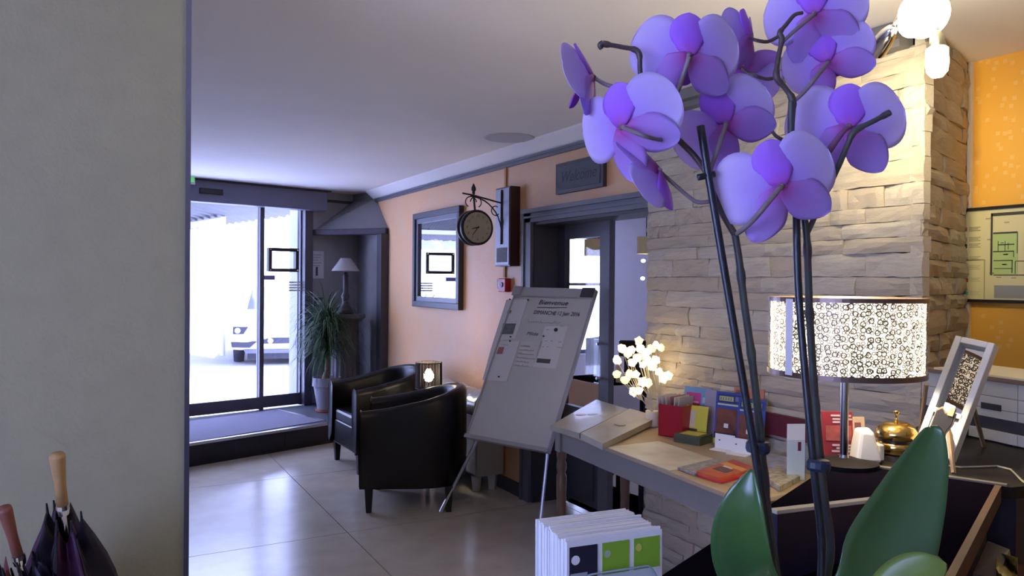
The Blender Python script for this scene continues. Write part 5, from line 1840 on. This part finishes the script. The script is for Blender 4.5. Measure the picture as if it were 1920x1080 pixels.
# navy folder standing on the counter behind the orchid
nf = thing('navy_folder', 'upright navy folder with pale top edge on the counter behind the orchid', 'folder')
f0, f1 = pd(1458, 958, 1.27), pd(1662, 934, 1.45)
fx_ = (f1 - f0)
fx_.z = 0
place(nf, frame_from((f0.x, f0.y, CZ), fx_, (0, 0, 1)))
hh0 = f0.z - CZ
hh1 = f1.z - CZ
MB().hexa([(0, 0, -.018), (fx_.length, 0, -.018), (fx_.length, 0, 0), (0, 0, 0), (0, hh0 - .006, -.018), (fx_.length, hh1 - .006, -.018), (fx_.length, hh1 - .006, 0), (0, hh0 - .006, 0)]).build('cover', mat('navy_cover', (.004, .005, .03), .5), nf)
MB().hexa([(0, hh0 - .006, -.017), (fx_.length, hh1 - .006, -.017), (fx_.length, hh1 - .006, -.001), (0, hh0 - .006, -.001), (0, hh0, -.017), (fx_.length, hh1, -.017), (fx_.length, hh1, -.001), (0, hh0, -.001)]).build('pale_edge', mat('pale_edge', (.55, .52, .42), .6), nf)

# leaflet holder with leaflets in the foreground
hd_ = .80
h0, h1 = pd(1066, 1017, hd_), pd(1245, 978, hd_ + .045)
hx = (h1 - h0)
hx.z = 0
HW = hx.length
hx.normalize()
hn = hx.cross(Vector((0, 0, 1)))           # towards the viewer
if hn.dot(-FW) < 0:
    hn = -hn
bk = pd(993, 978, hd_ + .1)
HD = .078
LH = .21
ztop = h0.z
hold = thing('leaflet_holder', 'clear acrylic holder on the counter carrying white leaflets', 'leaflet holder')
HM = Matrix((hx, -hn, (0, 0, 1))).transposed().to_4x4()
HM.translation = Vector((h0.x, h0.y, CZ))
place(hold, HM)
lift = ztop - LH - CZ
ta = R(9)
MB().box((-.006, -.012, .0), (HW + .006, HD + .05, .004)).build('base_plate', M_ACRYLIC, hold)
MB().box((-.004, -.004, .004), (HW + .004, HD + .012, lift - .002)).build('riser', M_ACRYLIC, hold)
fv = [(0, 0)]
pts = []
Wp = HW + .004
hfr = LH * .83
for k in range(0, 31):
    u_ = k / 30
    edge = min(u_, 1 - u_) / .22
    pts.append((u_ * Wp - .002, lift + hfr * (.72 + .28 * (1 if edge >= 1 else math.sin(edge * math.pi / 2)))))
mb = MB()
nn = len(pts)
mb.v += [Vector((x, -.006, z)) for x, z in pts] + [Vector((x, -.003, z)) for x, z in pts] + [Vector((Wp, -.006, lift)), Vector((-.002, -.006, lift)), Vector((Wp, -.003, lift)), Vector((-.002, -.003, lift))]
mb.f.append(tuple(range(nn)) + (2 * nn, 2 * nn + 1))
mb.f.append(tuple(reversed(range(nn, 2 * nn))) + (2 * nn + 3, 2 * nn + 2))
for k in range(nn - 1):
    mb.f.append((k, k + nn, k + nn + 1, k + 1))
mb.build('front_pane', M_ACRYLIC, hold)
MB().tube([(x, -.0045, z) for x, z in pts], .0012, n=6).build('front_rim', mat('acrylic_rim', (.35, .42, .46), .2), hold)
M_LEAFW = mat('leaflet_white', (.78, .79, .80), .6)
rnd = random.Random(9)
NLE = 26
M_GRN = mat('leaflet_lime_green', (.22, .42, .03), .5)
for k in range(NLE):
    yy = HD * k / NLE
    jx, jz = rnd.uniform(-.0015, .0015), rnd.uniform(-.003, .002) 
    lf = thing('leaflet', 'white three column leaflet in the acrylic holder, one of the packed row' if k else 'front leaflet of the holder with one black and two green squares', 'leaflet', group='leaflets in the acrylic holder')
    M_ = HM @ Matrix.Translation((jx, yy, lift + jz)) @ Matrix.Rotation(R(-1.0), 4, 'X')
    place(lf, M_)
    MB().box((0, 0, 0), (HW, HD / NLE * .86, LH)).build('sheet', M_LEAFW, lf)
    if k == 0:
        cw3 = HW / 3
        for j, m_ in enumerate((mat('leaflet_blackblue', (.008, .010, .03), .5), M_GRN, M_GRN)):
            MB().box((cw3 * j + .003, -.0006, LH - .040), (cw3 * (j + 1) - .003, 0, LH - .006)).build('colour_square', m_, lf)
            for r_ in range(7):
                if rnd.random() < .8:
                    MB().box((cw3 * j + .004, -.0005, LH - .058 - .009 * r_), (cw3 * (j + 1) - .004 - rnd.uniform(0, .012), 0, LH - .0555 - .009 * r_)).build('text_line', M_INKLIGHT, lf)
        MB().lathe([(.005, 0), (.005, .0004)], (.010, -.0006, LH - .020), (0, -1, 0), n=16).build('round_mark', M_PAPER, lf)
        MB().lathe([(.004, 0), (.004, .0004)], (cw3 + .009, -.0006, LH - .018), (0, -1, 0), n=16).build('round_mark', mat('mark_grey', (.35, .4, .3), .5), lf)
        MB().lathe([(.004, 0), (.004, .0004)], (2 * cw3 + .009, -.0006, LH - .016), (0, -1, 0), n=16).build('round_mark', mat('mark_yellow', (.5, .5, .1), .5), lf)
        MB().box((.004, -.001, LH - .0395), (.024, -.0006, LH - .034)).build('caption_strip', mat('caption_grey', (.35, .37, .4), .5), lf)

# ------------------------------------------------------------------ orchid
OD = .80
OK_ = OD / CAM_F
M_PETAL = petal_mat('orchid_petal', (.60, .30, .85), (.58, .40, .95), (.74, .64, .96), .058)
M_SEPAL = petal_mat('orchid_sepal', (.50, .12, .60), (.48, .16, .92), (.52, .26, .95), .05, tr=.3)
M_LATER = petal_mat('orchid_lateral_sepal', (.55, .08, .42), (.50, .23, .72), (.52, .36, .86), .052, tr=.3)
M_LIP = petal_mat('orchid_lip', (.55, .45, .35), (.40, .08, .40), (.30, .10, .55), .03, tr=.15)
M_STEM = mat('orchid_stem', (.055, .075, .06), .45, color2=(.05, .04, .05), nscale=30)
M_STEMUP = mat('orchid_stem_brown', (.075, .05, .05), .45, noise=.2, nscale=40)
M_PEDI = mat('orchid_pedicel', (.22, .17, .19), .45, noise=.2, nscale=40)
M_STAKE = mat('green_black_stake', (.008, .012, .02), .35)
M_LEAF = mat('orchid_leaf', (.045, .115, .028), .24, color2=(.035, .10, .035), nscale=12, spec=.6)

pb = pz(1495, 1640, CZ)
pbase = pd(1495, 1300, OD)
orc = thing('orchid_plant', 'potted violet moth orchid with two flower stems in the foreground', 'orchid', (pbase.x, pbase.y, CZ))
MB().lathe([(.045, 0), (.05, .004), (.066, .12), (.07, .122), (.07, .135), (.064, .135), (.06, .12), (.0, .115)], n=36).build('pot', mat('white_ceramic', (.6, .6, .6), .25), orc, smooth=False)
MB().lathe([(.06, .11), (.045, .125), (.0, .13)], n=24, rad=lambda a, i: 1 + .05 * math.sin(7 * a)).build('bark_soil', mat('orchid_bark', (.10, .06, .04), .9, noise=.5, nscale=60), orc)


def petal(kind, L_, W_, c1, c2, nu=14, nv=10, point=False):
    mb = MB()

    def fn(t, s):
        s = s * 2 - 1
        t = math.sin(t * math.pi / 2) ** .9
        pk, b0_ = (.55, .30) if kind == 'sepal' else (.56, .16)
        if t < pk:
            w_ = W_ / 2 * (b0_ + (1 - b0_) * math.sin(math.pi / 2 * t / pk) ** (1.0 if kind == 'sepal' else .85))
        else:
            w_ = W_ / 2 * math.sqrt(max(0.0004, 1 - ((t - pk) / (1 - pk)) ** ((1.35 if point else 2.0) if kind == 'sepal' else 2.3)))
        z = -c1 * L_ * t * t - c2 * (s * s) * w_ + .03 * L_ * math.sin(t * 5 + s * 2) * abs(s)
        return (s * w_, L_ * t, z)
    return mb.grid(fn, nu, nv)


def flower(px_, py_, sc=1.0, roll=0, yaw=0, pitch=0, dep=OD, petals=(78, -78), lats=(142, -142), psc=(1, 1), only=None, cup=.18):
    """moth orchid bloom seen from behind. roll ccw in the picture; yaw / pitch tip the bloom"""
    c = pd(px_, py_, dep)
    base = Matrix((RT, UP, -FW)).transposed()
    rot = base @ Matrix.Rotation(R(roll), 3, 'Z') @ Matrix.Rotation(R(yaw), 3, 'Y') @ Matrix.Rotation(R(pitch), 3, 'X')
    M = rot.to_4x4()
    M.translation = c
    o = MB().lathe([(0, -.010 * sc), (.003 * sc, -.009 * sc), (.0042 * sc, -.004 * sc), (.003 * sc, .002 * sc), (0, .004 * sc)], n=12).build('flower', M_PEDI, orc, smooth=True)
    o.matrix_basis = tree_matrix(orc).inverted() @ M
    k = sc
    items = [('sepal', 'sepal', 0, .043, .037, .10, .25, M_SEPAL, .0015, 1), ('petal', 'petal', petals[0], .058, .066, cup, .10, M_PETAL, -.0015, psc[0]), ('petal', 'petal', petals[1], .058, .066, cup, .10, M_PETAL, -.0015, psc[1]),
             ('lateral_sepal', 'sepal', lats[0], .055, .038, .12, .25, M_LATER, .001, 1), ('lateral_sepal', 'sepal', lats[1], .055, .038, .12, .25, M_LATER, .001, 1),
             ('lip', 'sepal', 180, .032, .022, -.2, -.4, M_LIP, -.012, 1)]
    for i, (nm, kind, ang, L_, W_, c1, c2, m_, z0, ps) in enumerate(items):
        if only is not None and i not in only:
            continue
        q = petal(kind, L_ * k * ps, W_ * k * (ps ** .5), c1, c2, point=(nm == 'lateral_sepal')).build(nm, m_, o, smooth=True, solid=.0006)
        tilt = R(-10 if nm != 'lip' else -55)
        q.matrix_basis = Matrix.Rotation(R(ang), 4, 'Z') @ Matrix.Translation((0, .001, z0)) @ Matrix.Rotation(tilt, 4, 'X')
    return c


OF = {}
OF[1] = flower(1292, 104, 1.06, 0, 0, 8, petals=(72, -72), lats=(128, -128))
OF[2] = flower(1166, 238, 1.06, 12, -38, 5, petals=(80, -70), lats=(170, -118), dep=OD - .03)
OF[3] = flower(1112, 145, .95, 14, 74, 0, dep=OD + .02, petals=(80, -80), lats=(140, -140))
OF[4] = flower(1361, 232, 1.05, 20, -10, 8, petals=(100, -68), lats=(155, -112), dep=OD + .03)
OF[5] = flower(1464, 350, 1.14, 14, -6, 8, petals=(80, -68), lats=(146, -128), dep=OD - .03)
OF[6] = flower(1590, 238, 1.14, -4, -14, 5, petals=(72, -66), lats=(140, -136), dep=OD + .03)
OF[7] = flower(1552, 116, .92, 20, -32, 12, petals=(82, -70), lats=(140, -120), dep=OD + .06)
OF[8] = flower(1527, 26, 1.0, 5, -25, 10, petals=(80, -75), lats=(150, -130), dep=OD + .05)
OF[9] = flower(1408, 70, .80, 12, 48, 10, dep=OD + .10, petals=(70, -85), lats=(140, -150))
OF[10] = flower(1236, 320, .98, -158, -60, 10, dep=OD - .01, petals=(70, -70), lats=(160, -150), psc=(.9, .75))
OF[11] = flower(1390, 128, .85, 150, 30, 0, dep=OD + .12, only=(0, 1, 3))


def stem(nm, pts, rad, m_, dep=OD, parent=orc, nodes=()):
    P = []
    rr = []
    for i, p in enumerate(pts):
        d = p[2] if len(p) > 2 else dep
        P.append(pd(p[0], p[1], d))
    # smooth by Catmull-Rom
    out, orr = [], []
    r0, r1 = rad if isinstance(rad, tuple) else (rad, rad)
    n = len(P)
    for i in range(n - 1):
        a, b_, c, d = P[max(i - 1, 0)], P[i], P[i + 1], P[min(i + 2, n - 1)]
        for s in range(6):
            t = s / 6
            out.append(.5 * ((2 * b_) + (c - a) * t + (2 * a - 5 * b_ + 4 * c - d) * t * t + (3 * b_ - a - 3 * c + d) * t ** 3))
            f_ = (i + t) / (n - 1)
            orr.append(r0 * (1 - f_) + r1 * f_)
    out.append(P[-1])
    orr.append(r1)
    for (x, y, bump_) in nodes:
        tgt = Vector((x, y))
        for i, q in enumerate(out):
            v_ = q - CAM_POS
            dd = v_.dot(FW)
            sx_, sy_ = 960 + CAM_F * v_.dot(RT) / dd, 540 - CAM_F * v_.dot(UP) / dd
            if (Vector((sx_, sy_)) - tgt).length < 14:
                orr[i] *= bump_
    return MB().tube(out, orr, n=10).build(nm, m_, parent, world=True, smooth=True)


# stakes
pot_top = (1495, 1085)
stem('stake', [(1313, 236), (1360, 520), (1414, 840), (1440, 1010), (1468, 1215)], .0042, M_STAKE, OD - .012)
stem('stake', [(1493, 380, OD + .01), (1498, 560, OD + .005), (1524, 860, OD), (1541, 1040, OD), (1525, 1215, OD)], .0040, M_STAKE, OD)
# stem one
stem('flower_stem', [(1478, 1220), (1452, 1050), (1436, 930), (1424, 800), (1408, 660), (1394, 560), (1386, 490), (1378, 440)], (.0044, .0038), M_STEM, OD, nodes=((1408, 660, 1.25), (1387, 520, 1.25), (1420, 800, 1.2), (1430, 900, 1.25)))
stem('flower_stem', [(1378, 440), (1352, 395), (1338, 360), (1325, 325), (1300, 290), (1262, 250), (1252, 215), (1246, 190), (1215, 168), (1203, 160), (1200, 130), (1196, 97), (1165, 88), (1130, 82)], (.0036, .0023), M_STEMUP, OD, nodes=((1262, 250, 1.35), (1246, 190, 1.35), (1203, 160, 1.3), (1196, 97, 1.3), (1130, 82, 1.5)))
stem('bud_tip', [(1130, 82), (1125, 85), (1128, 92)], (.004, .002), M_STEMUP, OD)
stem('pedicel', [(1380, 440), (1405, 420, OD - .03), (1430, 392, OD - .05), (1464, 350, OD - .038)], (.0026, .0028), M_PEDI)
stem('pedicel', [(1248, 190), (1268, 175), (1280, 145), (1293, 106, OD - .006)], (.0022, .003), M_PEDI)
stem('pedicel', [(1260, 256, OD - .005), (1240, 262, OD - .04), (1205, 254, OD - .062), (1168, 238, OD - .040)], (.0018, .0024), M_PEDI)
stem('pedicel', [(1330, 378), (1305, 378), (1275, 355), (1238, 322)], (.0022, .002), M_PEDI)
stem('pedicel', [(1204, 163), (1175, 165), (1140, 160), (1118, 148, OD + .02)], (.0018, .0022), M_PEDI)
stem('pedicel', [(1326, 345), (1335, 310), (1347, 275), (1361, 234, OD + .02)], (.0022, .0028), M_PEDI)
# stem two
stem('flower_stem', [(1508, 1220), (1556, 1050), (1545, 930), (1532, 800), (1524, 690), (1518, 590), (1515, 510), (1512, 440), (1500, 360), (1486, 280), (1483, 230), (1484, 190)], (.0046, .0034), M_STEM, OD + .02, nodes=((1521, 590, 1.25), (1532, 760, 1.2), (1514, 470, 1.2)))
stem('flower_stem', [(1485, 285), (1484, 240), (1486, 190), (1472, 165), (1456, 145), (1459, 110), (1466, 75), (1462, 62), (1475, 45), (1490, 28), (1505, 24)], (.0034, .0020), M_STEMUP, OD + .03, nodes=((1486, 280, 1.5), (1486, 190, 1.3), (1456, 145, 1.3), (1464, 68, 1.3)))
stem('pedicel', [(1486, 192), (1508, 172), (1530, 145), (1552, 117, OD + .052)], (.0022, .0028), M_PEDI, OD + .03)
stem('pedicel', [(1464, 82), (1485, 62), (1505, 45), (1526, 27, OD + .042)], (.002, .0026), M_PEDI, OD + .03)
stem('pedicel', [(1460, 68), (1440, 78), (1420, 76), (1408, 72, OD + .09)], (.002, .002), M_STEMUP, OD + .04)
stem('pedicel', [(1456, 146), (1435, 148), (1412, 140), (1392, 130, OD + .11)], (.002, .002), M_STEMUP, OD + .04)
stem('pedicel', [(1484, 264), (1468, 262), (1455, 255), (1448, 246)], (.0022, .0018), M_STEMUP, OD + .03)
stem('flower_stem', [(1512, 440, OD + .02), (1540, 380, OD + .02), (1572, 312, OD + .0), (1590, 270, OD + .0), (1603, 246, OD), (1640, 226, OD), (1668, 211, OD)], (.003, .0028), M_STEM, OD, nodes=((1603, 246, 1.25), (1668, 211, 1.3)))
stem('pedicel', [(1544, 298, OD + .005), (1562, 272), (1578, 250), (1590, 239, OD + .02)], (.0042, .0024), mat('orchid_pedicel_pink', (.20, .07, .18), .45), OD + .01)
# clips
for (x, y) in ((1421, 838), (1534, 872)):
    MB().lathe([(.011, -.006), (.0125, -.003), (.0125, .003), (.011, .006)], pd(x, y, OD), Vector((.1, 0, 1)), n=14).build('stem_clip', mat('blue_black_clip', (.01, .02, .045), .35), orc, world=True)
stem('stem_clip', [(1308, 333), (1340, 326)], .0035, M_STAKE, OD - .012)


# leaves
def leaf_mesh(spine, widths, nrm_tilt, nm='leaf', fold=.25, m_=M_LEAF):
    P = [pd(x, y, d) for x, y, d in spine]
    out, ww = [], []
    n = len(P)
    for i in range(n - 1):
        a, b_, c, d = P[max(i - 1, 0)], P[i], P[i + 1], P[min(i + 2, n - 1)]
        for s in range(5):
            t = s / 5
            out.append(.5 * ((2 * b_) + (c - a) * t + (2 * a - 5 * b_ + 4 * c - d) * t * t + (3 * b_ - a - 3 * c + d) * t ** 3))
            wa, wb, wc, wd_ = widths[max(i - 1, 0)], widths[i], widths[i + 1], widths[min(i + 2, n - 1)]
            ww.append(max(2.0, .5 * ((2 * wb) + (wc - wa) * t + (2 * wa - 5 * wb + 4 * wc - wd_) * t * t + (3 * wb - wa - 3 * wc + wd_) * t ** 3)))
    out.append(P[-1])
    ww.append(widths[-1])
    mb = MB()
    cross = [(-1, 1), (-.75, .55), (-.45, .22), (-.15, .04), (0, -.04), (.15, .04), (.45, .22), (.75, .55), (1, 1)]
    nn = len(cross)
    for i, p in enumerate(out):
        t = (out[min(i + 1, len(out) - 1)] - out[max(i - 1, 0)]).normalized()
        view_ = (CAM_POS - p).normalized()
        side = t.cross(view_).normalized()
        nr_ = side.cross(t).normalized()
        side = (side * math.cos(nrm_tilt) + nr_ * math.sin(nrm_tilt))
        nr_ = side.cross(t).normalized()
        for (s, dz) in cross:
            mb.v.append(p + side * s * ww[i] * OK_ + nr_ * dz * ww[i] * OK_ * fold)
    for i in range(len(out) - 1):
        for k in range(nn - 1):
            a = i * nn + k
            mb.f.append((a, a + 1, a + nn + 1, a + nn))
    return mb.build(nm, m_, orc, world=True, smooth=True, solid=.002)


leaf_mesh([(1500, 1215, OD), (1428, 1120, OD - .03), (1398, 1060, OD - .06), (1391, 1000, OD - .08), (1398, 935, OD - .09), (1410, 880, OD - .09)], [12, 46, 51, 48, 31, 3], .25)
leaf_mesh([(1510, 1215, OD), (1620, 1120, OD - .02), (1660, 1040, OD + .0), (1700, 950, OD + .02), (1732, 870, OD + .04), (1750, 812, OD + .05), (1752, 798, OD + .05)], [14, 62, 76, 62, 42, 20, 5], -.2, fold=.32)
leaf_mesh([(1520, 1215, OD), (1640, 1150, OD - .06), (1700, 1095, OD - .08), (1745, 1065, OD - .09), (1768, 1052, OD - .09)], [14, 40, 44, 30, 8], .5, m_=mat('orchid_leaf_light', (.12, .18, .03), .35))
leaf_mesh([(1490, 1215, OD), (1560, 1160, OD + .05), (1660, 1130, OD + .12), (1760, 1140, OD + .18)], [14, 40, 46, 6], 1.1)

# ------------------------------------------------------------------ ceiling spot fixture
GL = 2.35
fc_ = pz(1742, -8, CEIL - .02)
fx0 = thing('ceiling_spotlight', 'ceiling light bar with chrome spots and glowing bulbs above the desk', 'ceiling light', fc_)
M_FIXD = mat('fixture_bronze', (.20, .17, .13), .35, metal=.8)
b0, b1 = pd(1665, 22, GL + .1), pd(1812, 6, GL)
b0.z = b1.z = CEIL - .03
MB().tube([b0, b1], .02, n=12).build('light_bar', M_FIXD, fx0, world=True, smooth=True)
MB().lathe([(.055, 0), (.055, .02), (.045, .03)], (fc_.x, fc_.y, CEIL - .03), n=28).build('ceiling_rose', M_FIXD, fx0, world=True)


def spot_head(top, tail, r_, nm='spot_head', m_=M_CHROME):
    a, b_ = Vector(top), Vector(tail)
    ax = b_ - a
    L_ = ax.length
    o = MB().lathe([(r_ * .25, 0), (r_ * .55, L_ * .08), (r_ * .85, L_ * .3), (r_, L_ * .6), (r_ * 1.05, L_ * .97), (r_ * 1.05, L_), (r_ * .9, L_), (r_ * .85, L_ * .9), (0, L_ * .9)], a, ax, n=24).build(nm, m_, fx0, world=True, smooth=True)
    return o


def arm_to(p, q):
    MB().tube([p, q], .006, n=8).build('arm', M_CHROME, fx0, world=True)


M_BULB = mat('frosted_bulb', (1, 1, 1), .5, emit=(1, .86, .52), estr=26)
# spot aimed at the stone wall
h1 = pd(1675, 50, GL)
t1 = pd(1643, 96, GL + .1)
spot_head(h1, t1, .030)
arm_to(pd(1688, 24, GL + .06), h1)
stone_aim = pX(1655, 240, SX)
lamp('stone_spot_light', 'SPOT', t1 + (t1 - h1) * .12, 42, (1, .85, .52), spot_size=R(72), spot_blend=.9, shadow_soft_size=.025, aim=stone_aim)
# hanging head with frosted glass tube
h2 = pd(1757, 56, GL - .08)
t2 = pd(1757, 102, GL - .08)
spot_head(h2, t2, .023, m_=mat('satin_nickel', (.42, .39, .30), .25, metal=1))
arm_to(pd(1759, 8, GL - .05), h2)
k2 = (GL - .08) / CAM_F
MB().lathe([(14 * k2, 0), (19 * k2, 4 * k2), (20 * k2, 30 * k2), (18 * k2, 46 * k2), (10 * k2, 56 * k2), (0, 58 * k2)], pd(1757, 88, GL - .085), pd(1757, 145, GL - .085) - pd(1757, 88, GL - .085), n=24).build('glass_tube', M_BULB, fx0, world=True, smooth=True)
# front facing head: glowing globe
for (x, y, r_, nm) in ((1732, 26, 44, 'glowing_globe'), (1712, 44, 26, 'glowing_globe')):
    c = pd(x, y, GL - .02)
    rr = r_ * GL / CAM_F
    MB().lathe([(0, -rr)] + [(rr * math.cos(R(a)), rr * math.sin(R(a))) for a in range(-75, 90, 15)] + [(0, rr)], c, n=24).build(nm, M_BULB, fx0, world=True, smooth=True)
lamp('fixture_light', 'POINT', pd(1735, 60, GL - .12), 6.0, (1, .82, .48), shadow_soft_size=.06)

# ------------------------------------------------------------------ umbrellas leaning on the partition
def umbrella(label, top, mid, tipz, hm, cm, cm2, handle_r, canopy_top, open_r, seed):
    """top/mid: world points of the handle's upper end and lower end; the shaft continues down to the floor"""
    ax = (mid - top).normalized()
    L_ = (top.z - tipz) / -ax.z
    t = thing('umbrella', label, 'umbrella', top + ax * L_, group='umbrellas by the partition')
    hl_ = (mid - top).length
    MB().lathe([(handle_r * .9, 0), (handle_r * 1.0, .006), (handle_r * .9, .03), (handle_r * .72, hl_ * .6), (handle_r * .75, hl_)], top, ax, n=20).build('handle', hm, t, world=True, smooth=True)
    MB().lathe([(.013, 0), (.014, .01), (.012, .025)], top + ax * hl_, ax, n=16).build('collar', M_CHROME, t, world=True)
    MB().lathe([(.006, 0), (.006, L_ - hl_)], top + ax * hl_, ax, n=10).build('shaft', M_CHROME, t, world=True)
    rnd = random.Random(seed)
    ph = rnd.uniform(0, 6)
    s0 = top + ax * (hl_ + .03)
    for part_ in range(8):
        mb = MB()
        a0_ = part_ * math.pi / 4 + ph
        ro = open_r * rnd.uniform(.7, 1.15)
        q = Vector((0, 0, 1)).rotation_difference(ax)
        tipl = rnd.uniform(-.02, .03)

        def fn(u_, v_):
            a = a0_ + u_ * math.pi / 4
            hgt = .0 + (L_ - hl_ - .1) * v_
            env = (.25 + .75 * math.sin(min(1, v_ / .28) * math.pi / 2)) * (1 - max(0, (v_ - .25) / .75)) ** .8
            r_ = .012 + ro * env * (1 - .35 * math.sin(u_ * math.pi)) * 1.0
            hgt += (tipl + .045 * math.sin(u_ * math.pi)) * (1 - v_)
            return s0 + q @ Vector((r_ * math.cos(a), r_ * math.sin(a), hgt))
        mb.grid(fn, 8, 16)
        mb.build('canopy_panel', cm2 if part_ % 3 == 1 else cm, t, world=True, smooth=True, solid=.001)
        pA = fn(0, 0)
        MB().tube([pA - ax * .014, pA + ax * .012], [.002, .0035], n=6).build('rib_tip', M_BLACK, t, world=True)
    MB().lathe([(.009, 0), (.007, .1), (.004, .12)], top + ax * (L_ - .12), ax, n=10).build('ferrule', M_BLACK, t, world=True)
    return t


uD = 2.13
M_UM1 = mat('umbrella_navy', (.010, .006, .018), .6)
M_UM2 = mat('umbrella_plum', (.06, .008, .035), .6, color2=(.03, .006, .035), nscale=10)
umbrella('umbrella with pale wooden handle and plum and black canopy', pY(107, 852, 1.98), pY(117, 946, 2.02), 0.005, mat('pale_wood_handle', (.48, .29, .12), .45, noise=.15, nscale=30), M_UM1, M_UM2, .0165, 0, .115, 3)
umbrella('umbrella with reddish wooden handle and black canopy at the picture edge', pY(8, 952, 1.96), pY(33, 1040, 2.0), 0.005, mat('red_wood_handle', (.24, .075, .05), .45, noise=.15, nscale=30), M_UM1, mat('umbrella_red', (.12, .01, .015), .6), .0145, 0, .10, 8)

# every object's world matrix is settled before the render
bpy.context.view_layer.update()
